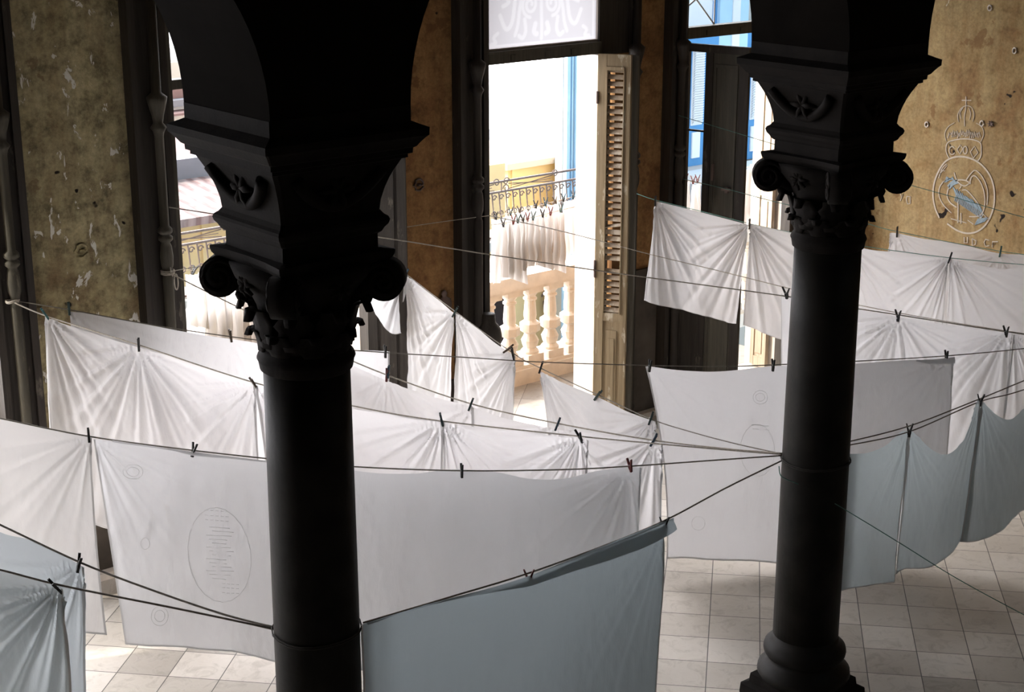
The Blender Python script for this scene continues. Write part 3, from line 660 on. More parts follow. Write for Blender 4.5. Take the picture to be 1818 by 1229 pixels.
for k in range(16): x = 168+k*14; chalk(bm, [(x, 370+random.uniform(-15, 10)), (x+12, 330+random.uniform(-15, 10)), (x+20, 365+random.uniform(-10, 10))], 0.004, smooth=False)
chalk(bm, [(105, 660), (130, 590), (160, 560)], 0.004); chalk(bm, [(105, 640), (165, 570)], 0.003, smooth=False); chalk(bm, [(105, 600), (150, 610)], 0.003, smooth=False)
o = obj('chalk_crest_drawing', bm, M['chalk']); tag(o, 'crest with crown and cross over a circle drawn in chalk on the tan wall', 'drawing')
bm = bmesh.new()
for k in range(14): x = 148+k*4; chalk(bm, [(x, 690-k*3+random.uniform(-8, 8)), (x+14, 650+k*2)], 0.004, smooth=False)
chalk(bm, [(175, 725), (205, 695), (240, 682)], 0.02)
for k in range(22): x = 205+k*9; y = 760+k*6; chalk(bm, [(x, y-35+random.uniform(-10, 10)), (x+22, y+20), (x+10, y+60)], 0.0035, smooth=False)
for k in range(9): x = 360+k*8; chalk(bm, [(x, 990-k*3), (x+25, 945-k)], 0.005, smooth=False)
b = obj('blue_shading', bm, M['chalk_blue'], o); b['label'] = 'pale blue chalk shading'
def q(x, y): return ((x/2.926+1400-1640)*3.966, (y/2.926-150)*3.966)
le = empty('chalk_lettering', tuple(wallpt(1755, 432))); tag(le, 'chalk capital letters written on the tan wall under the crest', 'writing')
for strokes in ([[(285, 1075), (285, 1115), (308, 1115), (308, 1075)]], [[(340, 1085), (342, 1135), (365, 1125), (368, 1100), (340, 1085)]], [[(460, 1098), (435, 1090), (425, 1112), (435, 1140), (462, 1135)]], [[(522, 1108), (483, 1108), (483, 1126), (505, 1126), (483, 1126), (482, 1146)]]):
    bm = bmesh.new()
    for st in strokes: chalk(bm, st, 0.005, smooth=False)
    obj('letter', bm, M['chalk'], le)
le = empty('chalk_lettering', tuple(wallpt(1605, 350))); tag(le, 'small scratched letters on the tan wall right beside the dark column', 'writing')
for strokes in ([[q(580, 1005), q(589, 1024), q(597, 1005), q(580, 1045)]], [[q(615, 1020), q(632, 1022), q(632, 1058), q(618, 1060), q(612, 1040), q(615, 1020)]]):
    bm = bmesh.new()
    for st in strokes: chalk(bm, st, 0.004, smooth=False)
    obj('letter', bm, M['chalk'], le)
# wall hooks and plugs
for x, y, lab in ((1744, 219, 'small pale ring plug in the tan wall right of the chalk crown'), (1802, 90, 'white flaked plug hole in the upper tan wall at the right edge'), (1758, 14, 'white flaked plug hole near the top of the tan wall'), (1646, 221, 'white flaked plug hole in the tan wall left of the chalk crown')):
    bm = bmesh.new(); p = wallpt(x, y, 0.0)
    for i in range(16):
        a = 2*math.pi*i/16; 
    pts = [p - X*0.006 + Y*0.018*math.cos(2*math.pi*i/12) + Z*0.022*math.sin(2*math.pi*i/12) for i in range(13)]
    tube(bm, pts, 0.007, 6); o = obj('wall_plug', bm, M['jamb'], None, True); tag(o, lab, 'wall plug')
bm = bmesh.new(); p = wallpt(1760, 220, 0)
for i in range(7): a = i*0.9; tube(bm, [p, p - X*0.012 + Y*math.cos(a)*0.035 + Z*math.sin(a)*0.03], 0.012, 6, 0.003)
tag(obj('iron_hook', bm, M['iron'], None, True), 'black broken iron fixing in the tan wall right of the crest', 'hook')
for x, y, YY, lab in ((743, 328, FI, 'broken wall fixing with flaked plaster on the brown pier'), (421/2.926*1.0+0, 380+190/2.926, FI, 'round broken fixing hole on the olive pier')):
    bm = bmesh.new(); p = onY(x, y, YY)
    pts = [p - Y*0.006 + X*(0.04+0.01*math.sin(3*i))*math.cos(2*math.pi*i/14) + Z*0.045*math.sin(2*math.pi*i/14) for i in range(15)]
    tube(bm, pts, 0.008, 6); lathe(bm, [(0.0, -0.012), (0.018, -0.008), (0.018, 0.008), (0.0, 0.012)], tuple(p-Y*0.008), 8, False)
    tag(obj('wall_fixing', bm, M['iron'] if x > 500 else M['pier_olive']), lab, 'wall fixing')
bm = bmesh.new(); p = onY(789, 540, FI-0.03)
lathe(bm, [(0.005, 0.115), (0.022, 0.10), (0.03, 0.08), (0.018, 0.065), (0.03, 0.055), (0.062, 0.035), (0.07, 0.0), (0.066, -0.05), (0.045, -0.10), (0.02, -0.12), (0.004, -0.14)], tuple(p), 14)
for v in bm.verts: v.co.y = p.y + (v.co.y-p.y)*0.42
tag(obj('wall_bracket', bm, M['iron'], None, True), 'dark urn shaped fitting on the brown pier left of the middle window', 'wall fitting')
bm = bmesh.new(); lathe(bm, [(0.05, 1.02), (0.09, 1.06), (0.11, 1.13), (0.10, 1.2), (0.06, 1.25), (0.055, 1.32)], (7.80, 9.62, 0), 16); obj('casing_corbel', bm, M['wood_dark'], w2, True)
# ------------------------------------------------------------------ clotheslines
NRl = (AX[2]-0.146, AY+0.122); NRr = (AX[2]+0.146, AY-0.122); NLl = (AX[1]-0.146, AY+0.122); NLr = (AX[1]+0.146, AY-0.122)
N3 = (AX[3]-0.146, AY+0.122)
K0 = onY(20, 535, 9.66); K1 = onY(297, 483, 9.66); K2 = onY(868, 383, 9.66); K1h = onY(300, 368, 9.66); KJ = onY(683, 457, 9.66); KH = onY(1128, 343, 9.62)
P = {}
P['A1'] = Plane(K0, NRl); P['A2'] = Plane(K1, NRl); P['B'] = Plane(K0, (AX[3]-0.20, AY-0.02)); P['C'] = Plane((2.30, 9.66), NRl)
P['D'] = Plane(NLr, NRl); P['E1'] = Plane((0.2, 9.66), NLl); P['E2'] = Plane((1.2, 9.66), NLl); P['F'] = Plane(NRr, N3)
P['G'] = Plane(K1h, N3); P['G0'] = Plane(K1, K2); P['G1'] = Plane(K2, (N3[0]+0.05, N3[1]+0.05)); P['H'] = Plane(KH, (AX[3]-0.02, AY+0.19)); P['J'] = Plane(KJ, NRl)
P['I'] = Plane(onY(1213, 318, 9.62), (10.75, 5.7)); P['S'] = Plane(onY(1205, 205, 9.62), (11.2, 5.6)); P['N'] = Plane((6.4, 9.45), (7.5, 9.45))
def rope(name, pl, px, label, mat='rope', r=0.0045, pre=None, post=None):
    pts = ([Vector(pre)] if pre else []) + [pl.at(x, y) for x, y in px] + ([Vector(post)] if post else [])
    bm = bmesh.new(); tube(bm, catmull(pts, 10), r, 6)
    o = obj(name, bm, M[mat], None, True); tag(o, label, 'clothesline', 'clotheslines strung across the hall'); return o
RA1 = rope('clothesline', P['A1'], [(20, 535), (85, 562), (247, 613), (453, 680), (632, 722), (785, 748), (1030, 775), (1165, 788), (1300, 800), (1388, 807)], 'cord from the leftmost window frame to the right column carrying the brightest white cloth')
RA2 = rope('clothesline', P['A2'], [(297, 483), (385, 527), (480, 573), (585, 623), (687, 666), (836, 717), (990, 752), (1160, 782), (1300, 798), (1388, 805)], 'cord knotted to the second colonnette, running behind the left column to the right column')
RB = rope('clothesline', P['B'], [(20, 533), (122, 550), (270, 577), (410, 598), (550, 615), (683, 626), (830, 635), (960, 643), (1150, 649), (1280, 651), (1372, 648), (1530, 641), (1680, 632), (1818, 619), (1960, 600)], 'long nearly level cord crossing behind both columns', 'rope_dark', 0.004)
RC = rope('clothesline', P['C'], [(-300, 668), (-150, 712), (0, 743), (158, 775), (343, 800), (490, 816), (632, 829), (820, 836), (1000, 834), (1118, 828), (1260, 818), (1388, 809)], 'cord carrying the large foreground cloths behind the left column', 'rope_dark')
RD = rope('clothesline', P['D'], [(645, 1106), (800, 1060), (938, 1018), (1080, 966), (1185, 922), (1290, 866), (1388, 818)], 'cord between the two columns with the blue shaded folded cloth', 'rope_dark')
RE1 = rope('clothesline', P['E1'], [(-250, 960), (-100, 990), (0, 1012), (110, 1040), (300, 1078), (430, 1105), (500, 1121)], 'lower of the two cords tied to the left column at lower left', 'rope_dark', 0.005)
RE2 = rope('clothesline', P['E2'], [(-250, 820), (-100, 885), (0, 932), (145, 1000), (270, 1048), (400, 1092), (500, 1117)], 'upper of the two cords tied to the left column at lower left', 'rope_dark', 0.005)
RF = rope('clothesline', P['F'], [(1500, 786), (1613, 757), (1738, 709), (1818, 676), (2000, 600)], 'upper of the twin cords rising right from the right column', 'rope_dark', 0.004)
PF2 = P['F']; RF2 = rope('clothesline', PF2, [(1500, 792), (1613, 767), (1738, 714), (1818, 692), (2000, 625)], 'lower of the twin cords rising right from the right column', 'rope_dark', 0.004)
RG = rope('clothesline', P['G'], [(300, 368), (500, 398), (685, 423), (875, 453), (1100, 486), (1400, 527), (1515, 547), (1593, 559), (1785, 589), (1960, 612)], 'pale bright cord slanting from the left column capital across the middle window')
RG0 = rope('clothesline', P['G0'], [(297, 483), (500, 447), (685, 410), (770, 396), (868, 383)], 'thin cord rising to the left edge of the middle window', 'rope', 0.003)
RG1 = rope('clothesline', P['G1'], [(868, 383), (960, 402), (1050, 424), (1155, 452), (1280, 482), (1400, 512), (1530, 543), (1700, 574), (1960, 614)], 'thin cord from the left edge of the middle window down to the right', 'rope', 0.0035)
RH = rope('clothesline', P['H'], [(1128, 343), (1163, 355), (1240, 374), (1330, 397), (1420, 416), (1525, 436), (1687, 458), (1818, 470), (1985, 482)], 'cord behind the right column carrying the upper row of small cloths', 'rope_green', 0.003)
RI = rope('clothesline', P['I'], [(1213, 318), (1295, 337), (1375, 358), (1530, 395), (1592, 411), (1775, 446), (1960, 468)], 'green string nearest the tan wall holding the farthest cloth', 'rope_green', 0.003)
RS = rope('clothesline', P['S'], [(1205, 205), (1400, 264), (1600, 324), (1700, 352), (1818, 386), (1990, 428)], 'green string crossing in front of the chalk crest', 'rope_green', 0.003)
RJ = rope('clothesline', P['J'], [(683, 457), (720, 486), (808, 553), (912, 628), (960, 654), (1063, 702), (1155, 744), (1230, 768), (1310, 789), (1388, 806)], 'steep cord from the brown pier down to the right column', 'rope_dark', 0.0035)
gs = Plane(NRl, (AX[2]+2.2, 3.6))
bm = bmesh.new(); e0 = Vector((AX[2]-0.19, AY-0.02, 1.42)); gsp = Plane((AX[2]-0.02, AY-0.20), (9.6, 2.6))
tube(bm, catmull([gsp.at(x, y) for x, y in ((1383, 828), (1385, 842), (1394, 850), (1440, 870), (1500, 905), (1600, 966), (1700, 1028), (1818, 1092), (1930, 1150))], 8), 0.003, 6)
tag(obj('green_string', bm, M['rope_green'], None, True), 'green string slanting down to the right in front of the right column', 'string')
# knots round the columns and colonnettes
def knot(c, r, z, label, turns=3, mat='rope', th=0.0045):
    bm = bmesh.new(); pts = []
    for i in range(turns*20+1):
        a = 2*math.pi*i/20; pts.append(Vector((c[0]+r*math.cos(a), c[1]+r*math.sin(a), z + 0.009*i/20 - 0.009*turns/2 + 0.004*math.sin(3*a))))
    tube(bm, pts, th, 6); tag(obj('rope_tie', bm, M[mat], None, True), label, 'rope tie', 'rope ties')
knot((AX[2], AY), 0.197, 1.52, 'cord wound round the shaft of the right column where the lines meet', 2, 'cord_black', 0.003)
knot((AX[1], AY), 0.197, 1.55, 'cord wound round the shaft of the left column low in the picture', 2, 'cord_black', 0.003)
knot((AX[3], AY), 0.197, 1.6, 'cord wound round the column outside the frame to the right', 2, 'cord_black', 0.003)
knot((K0.x+0.01, 9.665), 0.042, K0.z, 'bright cord tied round the leftmost colonnette', 2)
bm = bmesh.new(); kk = K1+Vector((0.0, -0.02, 0))
for i in range(3): tube(bm, [Vector((5.06+0.043*math.cos(a), 9.665+0.043*math.sin(a), K1.z-0.012+0.011*i)) for a in [2*math.pi*j/14 for j in range(15)]], 0.005, 6)
tube(bm, [kk+Vector((0.035+0.014*math.sin(2*math.pi*j/14), -0.03, -0.065+0.055*math.cos(2*math.pi*j/14))) for j in range(15)], 0.005, 6)
for k in range(4): tube(bm, [kk+Vector((0.0, -0.03, 0)), kk+Vector((0.03*math.cos(k*1.7), -0.035, 0.035*math.sin(k*1.7)+0.01))], 0.004, 5)
tag(obj('rope_tie', bm, M['rope'], None, True), 'white looped knot on the second colonnette above the left balcony', 'rope tie', 'rope ties')

# ------------------------------------------------------------------ clothespins
PINS = {}
def make_pin(color, spread):
    """jaws at the origin, handles up; opens along local y"""
    root = empty('clothespin', (0, 0, 0)); m = M['pin_'+color]
    for sg in (-1, 1):
        bm = bmesh.new(); Lh = 0.085
        ang = sg*spread
        prof = [(-0.028, 0.0035, 0.0), (-0.015, 0.0045, 0.0), (0.0, 0.005, 0.003), (0.012, 0.005, 0.002), (0.03, 0.0045, 0.008), (0.056, 0.0035, 0.016)]
        rings = []
        for zz, hw, dy in prof:
            yc = sg*(0.0045 + dy*spread/0.16)
            rings.append([bm.verts.new((sx*0.0062, yc+sy*hw, zz)) for sx, sy in ((-1,-1),(1,-1),(1,1),(-1,1))])
        for a, b in zip(rings, rings[1:]):
            for k in range(4): bm.faces.new((a[k], a[(k+1) % 4], b[(k+1) % 4], b[k]))
        bm.faces.new(rings[0][::-1]); bm.faces.new(rings[-1])
        obj('prong', bm, m, root, world=False)
    bm = bmesh.new(); tube(bm, [Vector((0.0085*math.cos(a*0.6)*0+ (i-10)*0.0009, 0.009*math.cos(a), 0.012+0.007*math.sin(a))) for i, a in enumerate([j*2*math.pi/7 for j in range(21)])], 0.0013, 5)
    obj('spring', bm, M['steel'], root, world=False)
    return root
_protos = {}
def pin(pl, x, y, label, color='black', tilt=0.0, spread=0.16, yaw=0.0, d=0.004, sc=1.0, group='clothespins holding the cloths'):
    key = (color, spread)
    if key not in _protos: r = _protos[key] = make_pin(color, spread); first = True
    else: r = copy_tree(_protos[key])
    p = pl.at(x, y) + pl.n*d
    r.location = p
    t = pl.t if pl.t.dot(RT) > 0 else -pl.t
    a = math.atan2(t.y, t.x)
    r.rotation_euler = (Matrix.Rotation(a+yaw, 3, 'Z') @ Matrix.Rotation(tilt, 3, 'Y')).to_euler()
    r.scale = (sc, sc, sc)
    tag(r, label, 'clothespin', group); return r

# ------------------------------------------------------------------ the hanging cloths
def interp(pts, u):
    """arc-length interpolation along a list of (s, z)"""
    d = [0]
    for a, b in zip(pts, pts[1:]): d.append(d[-1]+math.hypot(b[0]-a[0], b[1]-a[1]))
    q = u*d[-1]
    for i in range(len(pts)-1):
        if q <= d[i+1] or i == len(pts)-2:
            k = (q-d[i])/max(1e-9, d[i+1]-d[i]); return (pts[i][0]+(pts[i+1][0]-pts[i][0])*k, pts[i][1]+(pts[i+1][1]-pts[i][1])*k)
def smooth2(pts):
    if len(pts) < 3: return pts
    v = catmull([Vector((a, b, 0)) for a, b in pts], 6); return [(p.x, p.y) for p in v]
def sheet(key, label, top, bottom=None, h=None, shift=(0, 0), clips=(), amp=0.02, wave=0.018, bow=(0, 0), off=0.0, seed=1, mat='cloth', flap=None, emblem=None, nu=150, nv=96, group=None, name='tablecloth', hem=True, lean=0.0, left=None, right=None):
    pl = P[key]; T = smooth2([pl.sz(pl.at(x, y)) for x, y in top])
    if bottom: B = smooth2([pl.sz(pl.at(x, y)) for x, y in bottom])
    else:
        T0 = [pl.sz(pl.at(x, y)) for x, y in (top[0], top[-1])]
        B = [(T0[0][0]+shift[0], T0[0][1]-h), ((T0[0][0]+T0[1][0])/2+(shift[0]+shift[1])/2, (T0[0][1]+T0[1][1])/2-h-0.02), (T0[1][0]+shift[1], T0[1][1]-h)]
        B = smooth2(B)
    C = [pl.sz(pl.at(x, y)) for x, y in clips]
    rnd = random.Random(seed); ph = [rnd.uniform(0, 6.28) for _ in range(12)]
    Ls = abs(T[-1][0]-T[0][0])
    def P3(u, v, extra=0.0):
        a = interp(T, u); b = interp(B, u)
        s = a[0]*(1-v)+b[0]*v; z = a[1]*(1-v)+b[1]*v
        k = 4*v*(1-v); s += (bow[0]*k*(1-u) + bow[1]*k*u)
        d = 0.0
        rmin = min([math.hypot(s-cs, z-cz) for cs, cz in C] or [0])
        for i, (cs, cz) in enumerate(C):
            dx, dz = s-cs, cz-z; r = math.hypot(dx, dz)+1e-4; an = math.atan2(dx, max(dz, 1e-3))
            env = math.exp(-r/0.6)*min(1, r/0.08)*math.exp(-5*(r-rmin))
            env2 = max(0.0, math.cos(an))**0.35
            d += amp*env*env2*(0.55*math.sin(an*15+ph[i % 12]) + 0.6*math.sin(an*27+ph[(i+3) % 12]) + 0.5*math.sin(an*46+ph[(i+5) % 12]) + 0.25*math.sin(an*73+ph[(i+7) % 12]))*0.62
        g = 0.25+0.75*v
        d += wave*g*(math.sin(s*7.0+ph[0]+1.2*math.sin(z*1.3+ph[1])) + 0.45*math.sin(s*17+ph[2]+0.8*math.sin(z*2.1)))*min(1, v*4+0.1)
        q = noise.noise(Vector((s*4.0+seed*7.1, z*2.4, seed*1.7))); q2 = noise.noise(Vector((s*13+seed, z*7.0, seed*3.1))); q3 = noise.noise(Vector((s*30+seed, z*17.0, seed*5.1)))
        d += (0.011*q + 0.0045*q2 + 0.0022*q3)*min(1, v*6+0.15)
        d += lean*v
        return pl.pt(s, z, d+off+extra)
    def locate(s0, z0):
        lo = (0.5, 0.5); bu, bv = min(((i/24, j/24) for i in range(25) for j in range(25)), key=lambda t: (pl.sz(P3(*t))[0]-s0)**2+(pl.sz(P3(*t))[1]-z0)**2); st = 1/24
        for _ in range(7):
            st *= 0.5; bu, bv = min(((bu+a*st, bv+b*st) for a in (-1, 0, 1) for b in (-1, 0, 1)), key=lambda t: (pl.sz(P3(*t))[0]-s0)**2+(pl.sz(P3(*t))[1]-z0)**2)
        return bu, bv
    bm = bmesh.new(); G = [[bm.verts.new(P3(i/nu, j/nv)) for i in range(nu+1)] for j in range(nv+1)]
    for j in range(nv):
        for i in range(nu): bm.faces.new((G[j][i], G[j][i+1], G[j+1][i+1], G[j+1][i]))
    o = obj(name, bm, M[mat], None, True); tag(o, label, 'tablecloth' if name == 'tablecloth' else 'cloth', group or 'white cloths hung in the hall')
    if hem:
        bm = bmesh.new(); w_ = 0.011; mu = w_/max(0.2, Ls); mv_ = w_/1.2
        def strip(f, n, flip=False):
            prev = None
            for i in range(n+1):
                a, b = f(i/n); c = [bm.verts.new(P3(*a, 0.0022)), bm.verts.new(P3(*b, 0.0022))]
                if prev: bm.faces.new((prev[0], prev[1], c[1], c[0]))
                prev = c
        strip(lambda q: ((q, 1-mv_), (q, 1)), 90); strip(lambda q: ((0, q), (mu, q)), 80); strip(lambda q: ((1-mu, q), (1, q)), 80)
        obj('hem', bm, M['hem'], o, True)
    if emblem:
        bm = bmesh.new()
        for line in emblem:
            pts = [P3(*locate(*pl.sz(pl.at(x, y))), 0.001) for x, y in line]
            tube(bm, pts, 0.0012, 5)
        e = obj('woven_emblem', bm, M['hem'], o, True); e['label'] = 'faint woven emblem'
    if flap:
        Fp = smooth2([pl.sz(pl.at(x, y)) for x, y in flap['low']]); Tp = smooth2([pl.sz(pl.at(x, y)) for x, y in flap['up']])
        bm = bmesh.new(); n1, n2 = 70, 6; G = []
        for j in range(n2+1):
            v = j/n2; row = []
            for i in range(n1+1):
                a = interp(Tp, i/n1); b = interp(Fp, i/n1); s = a[0]*(1-v)+b[0]*v; z = a[1]*(1-v)+b[1]*v
                row.append(bm.verts.new(pl.pt(s, z, off+0.010+0.012*math.sin(math.pi*v*0.6)+0.004*noise.noise(Vector((s*9, z*9, seed))))))
            G.append(row)
        for j in range(n2):
            for i in range(n1): bm.faces.new((G[j][i], G[j][i+1], G[j+1][i+1], G[j+1][i]))
        f = obj('folded_edge', bm, M[mat], o, True); f['label'] = 'doubled edge folded over the line'
    return o
def oval(cx, cy, rx, ry, n=22, rot=0.0): return [(cx+rx*math.cos(2*math.pi*i/n)*math.cos(rot)-ry*math.sin(2*math.pi*i/n)*math.sin(rot), cy+rx*math.cos(2*math.pi*i/n)*math.sin(rot)+ry*math.sin(2*math.pi*i/n)*math.cos(rot)) for i in range(n+1)]
EM1 = [oval(390, 985, 55, 85, rot=-0.15), oval(284, 1093, 15, 17), oval(284, 1093, 9, 10), oval(236, 838, 18, 13), oval(236, 838, 11, 8), oval(258, 965, 8, 10)]
for yy in (905, 914, 922): EM1 += [[(365+k*9, yy+k*0.8), (370+k*9, yy+0.4+k*0.8)] for k in range(5)]
for yy in (1036, 1043, 1052): EM1 += [[(395+k*8, yy+k*0.8), (400+k*8, yy+0.4+k*0.8)] for k in range(4)]
for k in range(14): EM1.append([(372+6*math.sin(k*2.1), 935+k*7), (408+7*math.sin(k*1.3), 938+k*7)])
EM2 = [oval(1350, 706, 13, 12), oval(1350, 706, 8, 7), oval(1345, 800, 30, 46), [(1335, 755), (1365, 757)], [(1337, 762), (1365, 764)], oval(1240, 930, 12, 12)]
GA = 'white cloths on the cords near the windows'
# A1: three cloths
sheet('A1', 'bright white cloth at the far left pinned beside the wall, glowing at its left edge', [(80, 562), (120, 577), (170, 594), (247, 617), (330, 640), (400, 664), (453, 684)], bottom=[(103, 905), (150, 922), (185, 938), (240, 952), (340, 985), (440, 1020), (470, 1030)], clips=[(83, 560), (247, 615), (453, 682)], bow=(-0.02, 0.0), seed=1, amp=0.026, group=GA, mat='cloth_w')
sheet('A1', 'white cloth partly hidden by the left column, second on the sunlit cord', [(455, 684), (490, 694), (560, 712), (632, 727), (700, 736), (786, 749)], h=1.28, shift=(0.12, -0.02), clips=[(455, 682), (785, 747)], seed=2, amp=0.028, off=0.003, group=GA, mat='cloth_w')
sheet('A1', 'white cloth right of the left column with folds fanning from a grey clothespin', [(786, 749), (860, 762), (940, 770), (1030, 779), (1045, 783)], h=1.28, shift=(0.0, -0.03), clips=[(787, 747), (1030, 776)], seed=3, amp=0.03, group=GA, mat='cloth_w')
# A2: two cloths
sheet('A2', 'white cloth sloping down behind the left column from the red clothespin', [(500, 588), (585, 628), (628, 650), (687, 676), (760, 702), (839, 722)], h=1.2, shift=(0, 0), clips=[(687, 670), (839, 720)], seed=4, amp=0.010, wave=0.012, group=GA, mat='cloth_w')
sheet('A2', 'long white cloth behind the row of grey pins, its right corner at the meeting lines', [(839, 723), (900, 744), (990, 762), (1080, 772), (1160, 784), (1177, 788)], bottom=[(839, 1010), (960, 1020), (1080, 1010), (1171, 985)], clips=[(990, 756), (1162, 782)], seed=5, amp=0.022, wave=0.02, group=GA, mat='cloth_w')
# B: left cloth and large square cloth
sheet('B', 'pale pink white cloth in front of the olive pier, behind the brightest cloth', [(124, 553), (180, 560), (280, 580), (350, 593), (410, 602), (450, 608), (478, 615), (560, 622), (640, 622), (692, 624)], bottom=[(150, 900), (300, 930), (450, 940), (600, 900), (688, 880)], clips=[(124, 550), (410, 600), (684, 624)], mat='cloth_b', seed=6, amp=0.006, wave=0.010, off=0.002, group=GA)
sheet('B', 'large square white cloth left of and behind the right column, hanging to the floor', [(1146, 651), (1155, 651), (1200, 657), (1260, 660), (1310, 657), (1372, 650), (1440, 650), (1520, 646), (1600, 640), (1660, 638), (1694, 634)], bottom=[(1182, 990), (1210, 990), (1260, 995), (1372, 999), (1460, 1000), (1580, 990), (1672, 960)], clips=[(1153, 652), (1680, 636)], seed=7, emblem=EM2, amp=0.012, wave=0.012, bow=(0.05, 0.0), mat='cloth_b', group='large cloths hung lower in the hall',
      flap=dict(up=[(1625, 639), (1660, 637), (1694, 633)], low=[(1625, 640), (1645, 645), (1670, 645), (1694, 644)]))
# C: the three foreground cloths
GC = 'large cloths hung lower in the hall'
sheet('C', 'large cream white cloth at the left edge, its corner ending above the floor', [(-170, 703), (-60, 730), (0, 744), (80, 760), (163, 778)], bottom=[(-160, 1080), (0, 1098), (90, 1108), (150, 1121), (190, 1128)], clips=[(160, 775)], seed=8, amp=0.014, wave=0.014, bow=(0, -0.02), mat='cloth_k', group=GC)
sheet('C', 'large grey white cloth with embossed crest left of the near column', [(166, 780), (250, 790), (343, 804), (420, 812), (490, 820), (560, 826), (600, 829)], bottom=[(222, 1145), (270, 1146), (330, 1149), (400, 1158), (460, 1170), (500, 1178), (620, 1190)], clips=[(166, 779)], seed=9, emblem=EM1, amp=0.012, wave=0.012, bow=(0.0, 0), mat='cloth_b', group=GC,
      flap=dict(up=[(200, 781), (343, 801), (420, 811), (490, 819)], low=[(200, 783), (300, 797), (343, 807), (400, 812), (490, 820)]))
sheet('C', 'large grey white cloth between the columns with a wavy top edge', [(604, 830), (632, 836), (680, 841), (740, 841), (800, 834), (870, 837), (940, 850), (1000, 850), (1060, 836), (1118, 829), (1139, 831)], bottom=[(640, 1190), (800, 1190), (960, 1170), (1124, 1150)], clips=[(1119, 829)], seed=10, amp=0.018, wave=0.014, mat='cloth_b', group=GC)
# D: nearest white cloth, tinted for blue shade, with folded edge
sheet('D', 'shaded white cloth nearest the viewer with its dark doubled edge between the columns', [(641, 1110), (660, 1104), (760, 1074), (860, 1048), (938, 1026), (1060, 976), (1180, 930)], bottom=[(650, 1495), (800, 1480), (1000, 1450), (1149, 1400)], clips=[(1182, 932)], seed=11, amp=0.014, wave=0.012, bow=(0, 0.02), mat='cloth_d', group='cloths hung along the column row',
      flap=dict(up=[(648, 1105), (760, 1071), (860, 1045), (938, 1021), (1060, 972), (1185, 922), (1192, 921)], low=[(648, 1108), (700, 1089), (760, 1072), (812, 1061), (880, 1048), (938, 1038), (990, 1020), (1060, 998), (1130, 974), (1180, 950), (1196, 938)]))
# E: two cloths lower left
GE = 'cloths hung at the lower left'
sheet('E2', 'pale shaded white cloth at lower left, on the farther of its two cords', [(-160, 866), (-60, 905), (0, 945), (50, 958), (100, 980), (150, 1008)], bottom=[(-160, 1430), (0, 1440), (100, 1445), (160, 1450)], clips=[(143, 1003)], seed=12, amp=0.02, wave=0.02, bow=(0, 0.01), mat='cloth_e2', group=GE)
sheet('E1', 'shaded white cloth at the lower left corner, nearest that corner', [(-160, 978), (-60, 997), (0, 1010), (60, 1028), (112, 1046)], bottom=[(-160, 1450), (0, 1460), (80, 1465), (142, 1470)], clips=[(105, 1043)], seed=13, amp=0.03, wave=0.022, mat='cloth_e', group=GE)
# F: three small cloths right of the right column
GF = 'small shaded white cloths right of the right column'
sheet('F', 'small shaded white cloth touching the right column, with a deep sagging top', [(1497, 801), (1510, 806), (1545, 803), (1575, 790), (1600, 767), (1613, 766)], bottom=[(1470, 1058), (1489, 1053), (1520, 1042), (1560, 1037), (1589, 1035)], clips=[(1612, 764)], seed=14, amp=0.010, wave=0.012, mat='cloth_f', group=GF)
sheet('F', 'small shaded white cloth second from the right column, between two clothespins', [(1614, 766), (1622, 768), (1645, 792), (1668, 806), (1690, 802), (1715, 770), (1732, 715), (1739, 711)], bottom=[(1592, 1021), (1608, 1012), (1650, 1005), (1680, 985), (1700, 965), (1714, 960)], clips=[(1615, 765), (1738, 712)], seed=15, amp=0.010, wave=0.014, mat='cloth_f', group=GF, off=0.004)
sheet('F', 'small shaded white cloth hanging at the right edge of the picture', [(1739, 711), (1746, 716), (1765, 735), (1790, 744), (1818, 722), (1870, 700), (1900, 640)], bottom=[(1703, 962), (1735, 960), (1775, 935), (1800, 917), (1818, 903), (1890, 880)], clips=[(1740, 711)], seed=16, amp=0.012, wave=0.016, mat='cloth_f', group=GF, off=0.016)
# G
sheet('G', 'long white cloth behind the right column, its right corner reaching the grey pin', [(1387, 520), (1395, 524), (1470, 541), (1530, 551), (1593, 562), (1680, 577), (1785, 591), (1797, 593)], bottom=[(1385, 800), (1500, 815), (1650, 815), (1778, 800)], clips=[(1595, 562), (1786, 590)], seed=17, amp=0.026, wave=0.018, group=GA)
sheet('G', 'white cloth at the right edge just above the sagging shaded cloths', [(1799, 594), (1830, 597), (1900, 607)], bottom=[(1779, 770), (1830, 780), (1890, 790)], clips=[(1799, 594)], seed=27, amp=0.016, wave=0.018, group=GA)
# H: upper row
GH = 'white cloths in the upper row behind the right column'
sheet('H', 'white cloth in front of the far shutter, leftmost of the upper row', [(1163, 357), (1200, 366), (1240, 376), (1290, 389), (1329, 399)], bottom=[(1144, 533), (1170, 541), (1230, 556), (1290, 572), (1309, 574)], clips=[(1164, 357), (1330, 398)], seed=18, amp=0.034, wave=0.012, group=GH)
sheet('H', 'white cloth just left of the right column, second in the upper row', [(1332, 398), (1360, 403), (1410, 414), (1460, 424), (1500, 431)], bottom=[(1318, 578), (1340, 585), (1370, 596), (1395, 604), (1480, 625)], clips=[(1331, 398)], seed=19, amp=0.034, wave=0.014, group=GH)
sheet('H', 'white cloth just right of the right column in the upper row', [(1502, 431), (1550, 444), (1620, 450), (1684, 458)], h=0.9, shift=(0, 0), clips=[(1502, 432), (1686, 457)], seed=20, amp=0.03, wave=0.012, group=GH)
sheet('H', 'white cloth at the right edge in the upper row, below the chalk crest', [(1687, 458), (1730, 470), (1780, 478), (1830, 472), (1900, 474)], h=0.9, shift=(0.03, 0), clips=[(1688, 458)], seed=21, amp=0.03, wave=0.014, group=GH)
